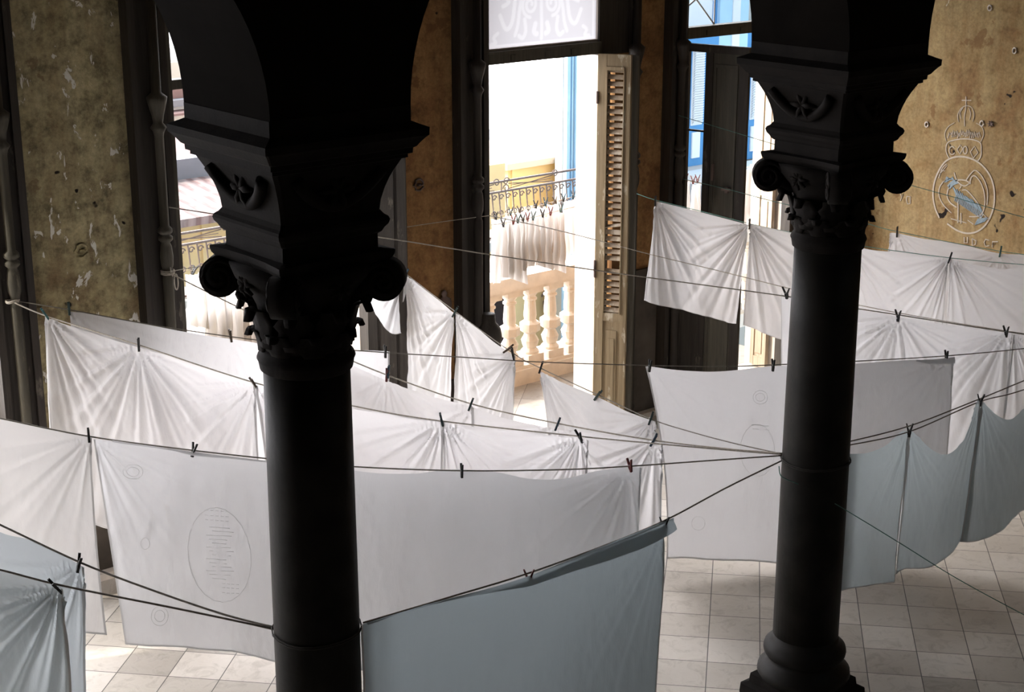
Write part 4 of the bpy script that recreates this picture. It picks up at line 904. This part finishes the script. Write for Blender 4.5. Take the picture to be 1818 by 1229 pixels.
sheet('I', 'farthest white cloth close to the tan wall under the chalk letters', [(1580, 414), (1592, 414), (1640, 424), (1700, 432), (1775, 450), (1850, 452), (1930, 462)], h=0.9, clips=[(1593, 413), (1776, 449)], seed=22, amp=0.014, wave=0.012, group=GH)
# J
sheet('J', 'white cloth near the brown pier with a dark gap up its middle, left half', [(722, 490), (750, 511), (780, 534), (806, 556)], bottom=[(703, 700), (730, 760), (765, 800), (799, 830)], clips=[(722, 489), (806, 555)], seed=23, amp=0.026, wave=0.014, group=GA)
sheet('J', 'white cloth near the brown pier beside the balcony balusters, right half', [(809, 556), (840, 577), (880, 610), (915, 632)], bottom=[(802, 830), (840, 850), (880, 870), (905, 880)], clips=[(809, 555), (912, 630)], seed=24, amp=0.026, wave=0.014, group=GA)
sheet('J', 'triangular looking white cloth in front of the open shutter leaf', [(959, 659), (1000, 680), (1063, 706), (1110, 729), (1164, 749)], bottom=[(975, 900), (1030, 930), (1100, 960), (1160, 980)], clips=[(961, 657), (1157, 746)], seed=25, amp=0.024, wave=0.016, bow=(0.02, 0), group=GA)
sheet('N', 'ragged white cloth beside the brown pier under the left capital', [(648, 500), (670, 487), (700, 480), (716, 480)], bottom=[(652, 528), (668, 556), (690, 590), (712, 590)], clips=[(716, 482)], seed=26, amp=0.014, wave=0.016, nu=50, nv=40, group=GA)

# clothespins
GR = 0.16
for key, x, y, col, tilt, sp, lab in [
    ('A1', 83, 561, 'teal', -0.5, 0.16, 'grey pin at the top left corner of the brightest cloth'),
    ('A1', 247, 616, 'black', 0.0, 0.10, 'dark pin midway along the brightest cloth near the olive pier'),
    ('A1', 453, 684, 'brown', -0.5, 0.16, 'brown pin just left of the near column on the sunlit cord'),
    ('A1', 785, 749, 'green', -0.2, 0.10, 'grey pin where folds fan out right of the near column'),
    ('A1', 1031, 779, 'black', -0.4, 0.24, 'black open pin on the sunlit cord above the wavy cloth'),
    ('A2', 687, 670, 'red', 0.1, 0.16, 'red pin just right of the near column'),
    ('A2', 690, 664, 'blue', 0.1, 0.10, 'blue pin beside the red pin right of the near column'),
    ('A2', 835, 722, 'green', 0.35, 0.10, 'grey green pin below the cloth with the dark gap'),
    ('A2', 989, 757, 'blue', 0.35, 0.10, 'grey blue pin below the balcony floor'),
    ('A2', 1159, 785, 'blue', 0.45, 0.10, 'grey blue pin at the meeting lines, lower of two close pins'),
    ('B', 123, 552, 'green', 0.0, 0.10, 'green pin against the foot of the olive pier'),
    ('B', 410, 600, 'brown', -0.1, 0.10, 'brown pin on the pale cloth below the left balcony cloths'),
    ('B', 684, 628, 'black', 0.0, 0.10, 'dark pin under the ragged cloth at the brown pier'),
    ('B', 1153, 653, 'black', 0.1, 0.10, 'dark pin at the top left corner of the large square cloth'),
    ('B', 1372, 652, 'black', 0.0, 0.10, 'black pin just left of the right column on the large square cloth'),
    ('B', 1680, 636, 'black', -0.1, 0.10, 'black pin at the folded right corner of the large square cloth'),
    ('C', 158, 777, 'black', 0.0, 0.10, 'black upright pin between the two cloths at left'),
    ('C', 343, 803, 'black', 0.3, 0.18, 'black pin on the grey white cloth with embossed crest'),
    ('C', 820, 840, 'black', 0.0, 0.10, 'black upright pin on the wavy topped cloth'),
    ('C', 1119, 830, 'red', -0.2, 0.12, 'dark red pin at the right end of the wavy topped cloth'),
    ('D', 938, 1030, 'red', 0.0, 0.20, 'dark red pin on the doubled edge of the nearest cloth'),
    ('D', 1178, 936, 'black', 0.05, 0.20, 'black pin at the right corner of the nearest cloth'),
    ('E1', 104, 1046, 'black', -0.6, 0.28, 'black wide open pin at lower left, lower of the pair'),
    ('E2', 140, 1006, 'black', 0.25, 0.26, 'black wide open pin at lower left, upper of the pair'),
    ('F', 1613, 768, 'black', 0.0, 0.14, 'black pin between the first two shaded cloths right of the column'),
    ('F', 1739, 714, 'black', -0.2, 0.16, 'black pin between the second and third shaded cloths at right'),
    ('G', 1396, 524, 'black', -0.2, 0.24, 'black open pin touching the left side of the right column'),
    ('G', 1594, 564, 'black', -0.1, 0.18, 'dark pin in the middle of the long cloth right of the column'),
    ('G', 1786, 592, 'black', -0.2, 0.16, 'dark pin at the right end of the long cloth'),
    ('H', 1164, 360, 'black', 0.0, 0.10, 'black pin at the left end of the upper row'),
    ('H', 1331, 401, 'brown', 0.0, 0.10, 'small brown pin gathering folds left of the right column'),
    ('H', 1686, 461, 'black', 0.25, 0.10, 'black pin in the upper row below the chalk crest'),
    ('I', 1593, 415, 'black', 0.0, 0.10, 'black pin on the farthest cloth beside the right column'),
    ('I', 1776, 450, 'teal', 0.1, 0.10, 'grey teal pin on the farthest cloth under the chalk letters'),
    ('J', 719, 489, 'blue', 0.5, 0.10, 'blue grey pin peeping out from the left capital'),
    ('J', 807, 557, 'green', 0.5, 0.16, 'green grey pin over the dark gap near the brown pier'),
    ('J', 912, 632, 'black', -0.2, 0.12, 'black pin at the right corner of the cloth by the balusters'),
    ('J', 900, 622, 'brown', 0.9, 0.26, 'brown rope-bound pin lying crosswise on the steep cord'),
    ('J', 960, 656, 'black', 0.3, 0.12, 'black pin at the left corner of the cloth before the shutter leaf'),
    ('J', 1060, 705, 'green', 0.6, 0.10, 'grey green pin before the foot of the open shutter leaf'),
    ('J', 1155, 747, 'green', 0.3, 0.16, 'grey green pin at the foot of the brown-black pier, upper of two close pins')]:
    pin(P[key], x, y, lab, col, tilt, sp, yaw=0.35 if sp < 0.12 else 0.75)

# ------------------------------------------------------------------ the balcony: balustrade and hanging cloths
BY = 11.30
ba = empty('stone_balustrade', (9, BY, 0)); tag(ba, 'weathered white marble balustrade of the balcony outside the windows', 'balustrade')
zr_hi = onY(955, 483, BY-0.14).z; zr_lo = onY(955, 512, BY-0.14).z; zb0 = 0.16
bm = bmesh.new()
for a, b, y0, y1 in ((zr_lo, zr_lo+0.03, 0.13, 0.13), (zr_lo+0.03, zr_hi, 0.16, 0.16)): box(bm, 2.0, 14.0, BY-y0, BY+y1, a, b)
obj('handrail', bm, M['marble'], ba)
bm = bmesh.new(); box(bm, 2.0, 14.0, BY-0.15, BY+0.15, -0.015, zb0-0.03); box(bm, 2.0, 14.0, BY-0.12, BY+0.12, zb0-0.03, zb0); obj('base_course', bm, M['marble'], ba)
Hb = zr_lo-zb0
def baluster(cx_):
    bm = bmesh.new(); c = (cx_, BY, zb0)
    hb = Hb
    box(bm, cx_-0.095, cx_+0.095, BY-0.095, BY+0.095, zb0, zb0+hb*0.10)
    box(bm, cx_-0.09, cx_+0.09, BY-0.09, BY+0.09, zb0+hb*0.92, zb0+hb)
    lathe(bm, [(0.085, hb*0.10), (0.088, hb*0.13), (0.06, hb*0.17), (0.072, hb*0.20), (0.085, hb*0.27), (0.06, hb*0.33), (0.052, hb*0.36), (0.075, hb*0.38)], c, 16)
    lathe(bm, [(0.075, hb*0.38), (0.098, hb*0.40), (0.10, hb*0.50), (0.078, hb*0.52)], c, 8)
    lathe(bm, [(0.07, hb*0.52), (0.055, hb*0.54), (0.062, hb*0.60), (0.052, hb*0.78), (0.048, hb*0.80), (0.066, hb*0.815), (0.066, hb*0.835), (0.05, hb*0.85), (0.055, hb*0.87), (0.085, hb*0.92)], c, 16)
    return obj('baluster', bm, M['marble'], ba)
x0b = onY(941, 575, BY).x; pitch_b = onY(976.5, 575, BY).x - x0b
b0 = baluster(x0b)
k = -28
for k in list(range(-28, 0))+list(range(1, 22)):
    x = x0b+k*pitch_b
    if 2.2 < x < 13.9:
        c = b0.copy(); c.location = b0.location + Vector((k*pitch_b, 0, 0)); c.parent = ba; COL.objects.link(c)
# napkins drying over the balcony
def napkin(x, y, z, w_, h_, seed, label, grp, yaw=0.0, name='napkin'):
    rnd = random.Random(seed); bm = bmesh.new(); nu, nv = 22, 26; t = Vector((math.cos(yaw), math.sin(yaw), 0)); n = Vector((t.y, -t.x, 0)); tail = rnd.choice((-1, 1)); ph = rnd.uniform(0, 6)
    G = []
    for j in range(nv+1):
        v = j/nv; row = []
        for i in range(nu+1):
            u = i/nu*2-1
            ww = w_*(0.80+0.28*v); s = u*ww/2*(1-0.10*math.sin(v*3))
            zz = z - h_*v*(1 - 0.16*(u*tail*0.5+0.5)) - 0.02*(1-u*u)*(1-v)
            d = 0.028*math.sin(u*8+ph+v)*min(1, 0.3+v) + 0.014*math.sin(u*15+ph*2) + 0.02*noise.noise(Vector((u*2+seed, v*3, seed)))
            row.append(bm.verts.new(Vector((x, y, 0))+t*s+n*d+Z*zz))
        G.append(row)
    for j in range(nv):
        for i in range(nu): bm.faces.new((G[j][i], G[j][i+1], G[j+1][i+1], G[j+1][i]))
    o = obj(name, bm, M['cloth_n'], None, True); tag(o, label, 'napkin', grp); return o
P['O1'] = Plane((0, 10.95), (12, 10.95)); P['O2'] = Plane((0, 10.75), (12, 10.75))
ORD = ['first', 'second', 'third', 'fourth', 'fifth', 'sixth', 'seventh', 'eighth', 'ninth']
GN = 'white napkins drying in a dense row over the balcony balustrade'
LN = 'white napkin hanging in the dense row over the balusters in the middle window'
rope('clothesline', P['O1'], [(700, 426), (860, 389), (880, 385), (950, 367), (1032, 346), (1100, 330)], 'outer cord over the balcony with the napkins in the middle window', 'rope', 0.0035)
rope('clothesline', P['O2'], [(700, 440), (860, 402), (890, 397), (950, 385), (1000, 372), (1090, 352)], 'inner cord over the balcony with the napkins in the middle window', 'rope', 0.0035)
xs1 = [(885, 386), (909, 380), (934, 373), (959, 367), (983, 360), (1012, 353)]
for i, (x, y) in enumerate(xs1):
    p = P['O1'].at(x, y); napkin(p.x, p.y, p.z, 0.20, 0.50+0.04*(i % 3), 30+i, '%s white napkin from the left on the back cord in the middle window' % ORD[i], GN, 0.1*(i % 2))
xs2 = [(893, 398), (917, 392), (943, 387), (968, 381), (992, 376)]
for i, (x, y) in enumerate(xs2):
    p = P['O2'].at(x, y); napkin(p.x, p.y, p.z, 0.20, 0.47+0.06*((i+1) % 3), 50+i, '%s white napkin from the left on the front cord in the middle window' % ORD[i], GN, -0.1*(i % 2))
GP = 'clothespins on the balcony napkins'
for i, (x, y) in enumerate([(893, 399), (911, 394), (919, 392), (928, 391), (936, 389), (946, 387), (963, 382), (977, 379), (995, 373)]):
    pin(P['O2'], x, y-1, '%s small pin from the left on the front cord of napkins over the balcony' % ORD[i], ('black', 'red', 'green')[i % 3], (-0.3, 0.2, 0.5)[i % 3], 0.16, 0.7, group=GP)
for i, (x, y) in enumerate([(880, 386), (906, 379), (922, 375), (951, 366), (968, 362), (985, 358), (1000, 354), (1017, 350)]):
    pin(P['O1'], x, y-1, '%s small pin from the left on the back cord of napkins over the balcony' % ORD[i], ('black', 'blue', 'brown')[i % 3], (-0.3, 0.2, -0.5)[i % 3], 0.16, 0.7, group='clothespins on the back cord of balcony napkins')
GN2 = 'white napkins over the balcony in the left window'
rope('clothesline', P['O1'], [(200, 455), (297, 474), (343, 481), (400, 484), (480, 482), (600, 460)], 'cord over the balcony with the napkins in the left window', 'rope', 0.003)
for i, (x, y, hh, ww) in enumerate(((345, 483, 0.48, 0.22), (380, 484, 0.62, 0.25), (415, 485, 0.60, 0.24), (450, 485, 0.66, 0.26), (485, 484, 0.62, 0.24))):
    p = P['O1'].at(x, y); napkin(p.x, p.y, p.z, ww, hh, 70+i, '%s white napkin from the left in the left window before the column' % ORD[i], GN2, 0.12*(i % 2), )
p = P['O1'].at(400, 540); napkin(p.x, 11.06, p.z, 1.1, 0.62, 81, 'wide white cloth draped over the balcony rail behind the napkins in the left window', 'wide balcony cloths', 0, 'wide_cloth')
pin(P['O1'], 343, 482, 'black tilted pin on the first napkin in the left window', 'black', 0.9, 0.16, 0.6, group=GP+' left')
pin(P['O1'], 374, 484, 'dark green pin beside the left capital in the left window', 'green', 0.4, 0.16, 0.6, group=GP+' left')
rope('clothesline', P['O1'], [(1180, 312), (1225, 322), (1260, 324), (1330, 296), (1350, 290)], 'cord over the balcony with napkins in the far window', 'rope', 0.003)
for i, (x, y, hh) in enumerate(((1219, 322, 0.5), (1237, 325, 0.5), (1326, 298, 0.62), (1341, 290, 0.5))):
    p = P['O1'].at(x, y); napkin(p.x, p.y, p.z, 0.16, hh, 90+i, 'white napkin outside the far window, %s' % ['leftmost, against the pier', 'second, left of the dark shutter', 'just right of the dark shutter', 'rightmost, beside the pale jamb'][i], 'napkins outside the far window %s' % ('left' if i < 2 else 'right'), 0.1)
for i, (x, y) in enumerate(((1217, 318), (1230, 322), (1238, 320))): pin(P['O1'], x, y, 'tiny red brown pin outside the far window, %s of three' % ('leftmost', 'middle', 'rightmost')[i], 'red', 0.4, 0.2, 0.8, group='pins outside the far window')
bm = bmesh.new(); p = P['O1'].at(1325, 384)
for i in range(9): a = i*2.4; tube(bm, [Vector((p.x+0.02*math.cos(a), 11.3+0.02*math.sin(a), zr_hi)), Vector((p.x+0.05*math.cos(a), 11.3+0.05*math.sin(a), zr_hi+0.12+0.015*(i % 3)))], 0.008, 6, 0.02)
fl = obj('flowers', bm, m_plain('orange_petals', (0.75, 0.25, 0.05), 0.6, var=0.4, scale=20), None, True); tag(fl, 'small orange and yellow flower bunch on the balcony rail in the far window', 'flowers')

# ------------------------------------------------------------------ across the street
RY = 20.0
rail = empty('iron_railing', (15, RY, 0)); tag(rail, 'rusty iron balcony railing with scrolls on the yellow building opposite', 'railing')
zt_ = onY(873, 325, RY).z; zm_ = onY(873, 343, RY).z; zbt = zm_-0.74
xa, xb = 9.0, onY(1033, 318, RY).x
for z in (zt_, zm_, zbt):
    bm = bmesh.new(); box(bm, xa, xb, RY-0.02, RY+0.02, z-0.015, z+0.015); obj('rail', bm, M['iron'], rail)
def curl(bm, cx_, cz, r, sg, r_t=0.011):
    tube(bm, [Vector((cx_+sg*(r*(1-0.7*t))*math.cos(t*7), RY, cz+(r*(1-0.7*t))*math.sin(t*7))) for t in [i/14 for i in range(15)]], r_t, 5)
NB = 64; stp = (xb-xa)/NB; proto_b = None
for i in range(NB):
    if proto_b is None:
        bm = bmesh.new(); x = xa+stp/2
        tube(bm, catmull([Vector((x, RY, zm_)), Vector((x+0.01, RY-0.02, zm_-0.25)), Vector((x-0.02, RY-0.10, zm_-0.48)), Vector((x+0.01, RY-0.04, zm_-0.68)), Vector((x, RY, zbt))], 4), 0.012, 5)
        curl(bm, x+0.05, zm_-0.09, 0.05, 1); curl(bm, x+0.05, zm_-0.36, 0.055, -1)
        proto_b = obj('railing_bar', bm, M['iron'], rail)
    else:
        c = proto_b.copy(); c.location = proto_b.location+Vector((i*stp, 0, 0)); c.parent = rail; COL.objects.link(c)
bm = bmesh.new(); x = xa
while x < xb-0.6:
    h_ = zt_-zm_
    curl(bm, x+0.10, zm_+h_*0.75+0.03, 0.07, 1, 0.010); curl(bm, x+0.10, zm_+h_*0.25, 0.07, -1, 0.010); curl(bm, x+1.15, zm_+h_*0.75+0.03, 0.07, -1, 0.010)
    tube(bm, [Vector((x+0.15, RY, zm_+h_*0.7)), Vector((x+1.1, RY, zm_+0.03))], 0.008, 5); tube(bm, [Vector((x+0.15, RY, zm_+0.03)), Vector((x+1.1, RY, zt_-0.03))], 0.008, 5); tube(bm, [Vector((x+0.2, RY, zm_+h_*0.5)), Vector((x+1.05, RY, zm_+h_*0.5))], 0.006, 5)
    tube(bm, [Vector((x, RY, zm_)), Vector((x, RY, zt_))], 0.010, 5); x += 1.25
obj('scroll_frieze', bm, M['iron'], rail)
BYW_ = 20.6
yb = empty('yellow_building', (14, 22, 0)); tag(yb, 'pale yellow building across the street with a pink roof and balcony', 'building')
YW = 21.4
ze = onY(300, 394, YW-0.5).z
bm = bmesh.new(); box(bm, 5.0, onY(873, 320, YW).x+0.3, YW, YW+1.2, -8, ze-0.02); wl = obj('wall', bm, M['yellow'], yb)
bm = bmesh.new(); box(bm, onY(873, 320, YW).x+0.301, onY(1000, 560, YW).x, YW, YW+0.8, -8, zbt-0.2); obj('lower_wall', bm, M['yellow'], yb)
for px in (313, 361): x = onY(px, 410, YW).x; bm = bmesh.new(); box(bm, x-0.05, x+0.05, YW-0.05, YW-0.001, -3, ze-0.1); obj('pilaster', bm, M['yellow'], yb)
bm = bmesh.new(); box(bm, 5.0, xb, RY-0.15, BYW_-0.01, zbt-0.18, zbt-0.03); obj('balcony_slab', bm, M['cream'], yb)
Yr = 22.7; zr2 = onY(300, 322, Yr).z
bm = bmesh.new()
v = [bm.verts.new(p) for p in ((5, YW-0.5, ze), (22, YW-0.5, ze), (22, Yr, zr2), (5, Yr, zr2), (5, YW-0.5, ze-0.12), (22, YW-0.5, ze-0.12), (22, Yr, zr2-0.12), (5, Yr, zr2-0.12))]
for f in ((0,1,2,3),(4,7,6,5),(0,4,5,1),(1,5,6,2),(2,6,7,3),(3,7,4,0)): bm.faces.new([v[i] for i in f])
for vv in bm.verts:
    if vv.co.x > 20: vv.co.x = onY(700, 340, 22).x
obj('roof', bm, M['roof'], yb)
zg2 = onY(300, 286, Yr).z
xlim = onY(700, 340, 22).x
bm = bmesh.new(); box(bm, 5, xlim, Yr, Yr+0.3, -8, zg2); obj('parapet', bm, M['grey'], yb)
Yr2 = 24.7; zr3 = onY(300, 240, Yr2).z
bm = bmesh.new()
v = [bm.verts.new(p) for p in ((5, Yr+0.3, zg2-0.03), (xlim, Yr+0.3, zg2-0.03), (xlim, Yr2, zr3), (5, Yr2, zr3), (5, Yr+0.3, zg2-0.15), (xlim, Yr+0.3, zg2-0.15), (xlim, Yr2, zr3-0.12), (5, Yr2, zr3-0.12))]
for f in ((0,1,2,3),(4,7,6,5),(0,4,5,1),(1,5,6,2),(2,6,7,3),(3,7,4,0)): bm.faces.new([v[i] for i in f])
obj('terrace', bm, M['pinkroof'], yb)
hb_ = empty('far_house', (20, 38, 0)); tag(hb_, 'pale house with red eaves farthest away in the left window', 'building')
Yh = 38.0
for (y0, y1, mt, nm, dy) in ((262, 206, 'cream', 'wall', 0), (206, 202, 'pinkroof', 'eave', -0.4), (202, 190, 'whitep', 'wall', 0.2), (190, 178, 'grey', 'parapet', 0.0), (178, 158, 'pinkroof', 'roof', 0.3), (158, 110, 'cream', 'roof', 0.6), (110, 84, 'whitep', 'wall', 0.9)):
    bm = bmesh.new(); box(bm, onY(150, 150, Yh).x, onY(470, 150, Yh).x, Yh+dy, Yh+5, onY(315, y0, Yh+dy).z, onY(315, y1, Yh+dy).z); obj(nm, bm, M[mt], hb_)
# yellow rooftop box in the middle window
yx = empty('yellow_rooftop_room', (18, 25, 0)); tag(yx, 'small yellow rooftop room with a flat pink roof seen in the middle window', 'building')
Yb = 23.2; pa = onY(902, 292, Yb); pb = onY(987, 273, Yb); zt5 = (pa.z+pb.z)/2
bm = bmesh.new(); box(bm, pa.x, pb.x+0.2, Yb, Yb+4.0, -8, zt5-0.12); obj('wall', bm, M['yellow'], yx)
bm = bmesh.new(); box(bm, pa.x-0.12, pb.x+0.1, Yb-0.12, Yb+4.1, zt5-0.12, zt5); obj('roof', bm, M['cream'], yx)
bm = bmesh.new(); box(bm, pa.x-3.5, pa.x-0.12, Yb+1.6, Yb+6.0, -8, zt5-0.05); box(bm, pa.x-3.5, pa.x+1.0, Yb+2.2, Yb+6, zt5-0.05, zt5+0.05); obj('side_block', bm, M['pinkroof'], yx)
x_ = pa.x+(pb.x-pa.x)*0.06; bm = bmesh.new(); box(bm, x_, x_+0.08, Yb-0.04, Yb-0.001, -3, zt5-0.12); obj('downpipe', bm, M['yellow'], yx)
# doorway and lantern in the yellow wall below, seen between the balusters
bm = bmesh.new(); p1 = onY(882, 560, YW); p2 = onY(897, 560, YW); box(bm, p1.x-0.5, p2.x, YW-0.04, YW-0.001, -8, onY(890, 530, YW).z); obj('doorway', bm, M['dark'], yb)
p = onY(961, 545, YW)
ln = empty('wall_lantern', (p.x, YW-0.25, p.z)); tag(ln, 'small dark wall lantern on the yellow wall seen between the balusters', 'lantern')
bm = bmesh.new(); lathe(bm, [(0.02, -0.22), (0.12, -0.16), (0.15, 0.14), (0.06, 0.22), (0.02, 0.30)], tuple(ln.location), 6); obj('lantern_body', bm, M['iron'], ln)
bm = bmesh.new(); tube(bm, [ln.location+Z*0.3, ln.location+Z*0.36+Y*0.12, ln.location+Z*0.2+Y*0.24], 0.02, 6); obj('bracket', bm, M['iron'], ln)
# the blue and white building
bl = empty('blue_building', (20, 22, 0)); tag(bl, 'white building with blue pilasters and louvered doors across the street', 'building')
BYW = 20.6
xl = onY(999, 200, BYW).x; xr_b = 34.0
_r = ray(985, 200); bm = bmesh.new(); prism(bm, [(xl, BYW), (xr_b, BYW), (xr_b, BYW+7), (onY(986, 200, BYW+0.22).x+6.8*_r.x/_r.y, BYW+7), (onY(986, 200, BYW+0.22).x, BYW+0.22)], Vector((0, 0, -8)), X, Y, Z, 17); obj('wall', bm, M['cream'], bl)
def vstrip(px0, px1, yy, mat, name, d=0.06, z0=-8, z1=9, d0=0.001):
    bm = bmesh.new(); a = onY(px0, yy, BYW).x; b = onY(px1, yy, BYW).x; box(bm, a, b, BYW-d, BYW-d0, z0, z1); return obj(name, bm, M[mat], bl)
vstrip(1000, 1005, 200, 'lightblue', 'pilaster', 0.10); vstrip(1007, 1009, 200, 'lightblue', 'pilaster_line', 0.05); vstrip(1012, 1014, 200, 'lightblue', 'pilaster_line', 0.05); vstrip(1018, 1020, 200, 'lightblue', 'pilaster_line', 0.05)
bm = bmesh.new()                                    # white arabesque iron bracket in front of the pilasters
for k in range(11):
    cz = onY(1022, 165+k*13, BYW).z; cxx = onY(1022+2*math.sin(k), 200, BYW).x
    tube(bm, [Vector((cxx+(0.13*(1-0.75*t))*math.cos(t*8+k), BYW-0.35, cz+(0.13*(1-0.75*t))*math.sin(t*8+k))) for t in [i/12 for i in range(13)]], 0.018, 5)
tube(bm, [Vector((onY(1026, 200, BYW).x, BYW-0.35, -1)), Vector((onY(1026, 200, BYW).x, BYW-0.35, onY(1022, 150, BYW).z))], 0.02, 5)
o = obj('iron_screen', bm, M['whitep'], bl)
bm = bmesh.new(); box(bm, onY(1001, 300, BYW).x, onY(1034, 300, BYW).x, BYW-0.5, BYW-0.42, onY(1015, 345, BYW-0.4).z, onY(1015, 318, BYW-0.4).z); obj('blue_rail_panel', bm, M['blue'], bl)
# big door bays seen through the far window
vstrip(1196, 1262, 40, 'whitep', 'panel', 0.03); vstrip(1262, 1269, 40, 'blue', 'pilaster_edge', 0.05); vstrip(1269, 1291, 40, 'lightblue', 'pilaster', 0.12); vstrip(1291, 1304, 40, 'whitep', 'pilaster_fillet', 0.14); vstrip(1304, 1320, 40, 'lightblue', 'pilaster', 0.12)
def louver_door(pxa, pxb, ytop, ybot, name_label):
    a = onY(pxa, 200, BYW).x; b = onY(pxb, 200, BYW).x; z1 = onY(pxa, ytop, BYW).z; z0 = onY(pxa, ybot, BYW).z
    bm = bmesh.new(); box(bm, a, b, BYW-0.10, BYW-0.03, z0, z1+0.25); dr = obj('louvered_door', bm, M['blue'], bl)
    bm = bmesh.new(); box(bm, a+0.16, b-0.16, BYW-0.12, BYW-0.101, z0+0.75, z1); obj('white_panel', bm, M['whitep'], dr)
    box_b = bmesh.new(); n_ = 30
    for i in range(n_):
        zz = z0+0.80+(z1-z0-0.85)*i/n_; obox(box_b, Vector(((a+b)/2, BYW-0.15, zz)), X, Vector((0, 0.8, 0.6)), Vector((0, -0.6, 0.8)), (b-a)/2-0.18, 0.006, 0.035)
    obj('louvers', box_b, M['whitep'], dr)
    bm = bmesh.new(); box(bm, a+0.2, b-0.2, BYW-0.13, BYW-0.101, z0+0.15, z0+0.62); obj('white_panel', bm, M['whitep'], dr)
louver_door(1208, 1249, 84, 296, ''); louver_door(1313, 1347, 66, 283, '')
bm = bmesh.new(); box(bm, onY(1196, 60, BYW).x, onY(1262, 60, BYW).x, BYW-0.2, BYW-0.001, onY(1230, 82, BYW).z, onY(1230, 64, BYW).z); obj('lintel', bm, M['blue'], bl)
zf = onY(1225, 298, BYW).z
bm = bmesh.new(); box(bm, onY(1190, 300, BYW).x, xr_b, BYW-1.0, BYW-0.2, zf-0.15, zf); box(bm, onY(1190, 300, BYW).x, xr_b, BYW-1.0, BYW-0.9, zf-1.2, zf-0.15); obj('balcony', bm, M['whitep'], bl)
# street far below
bm = bmesh.new(); box(bm, -20, 60, 11.6, 60, -8.3, -8); struct('ground_street', bm, M['grey'])
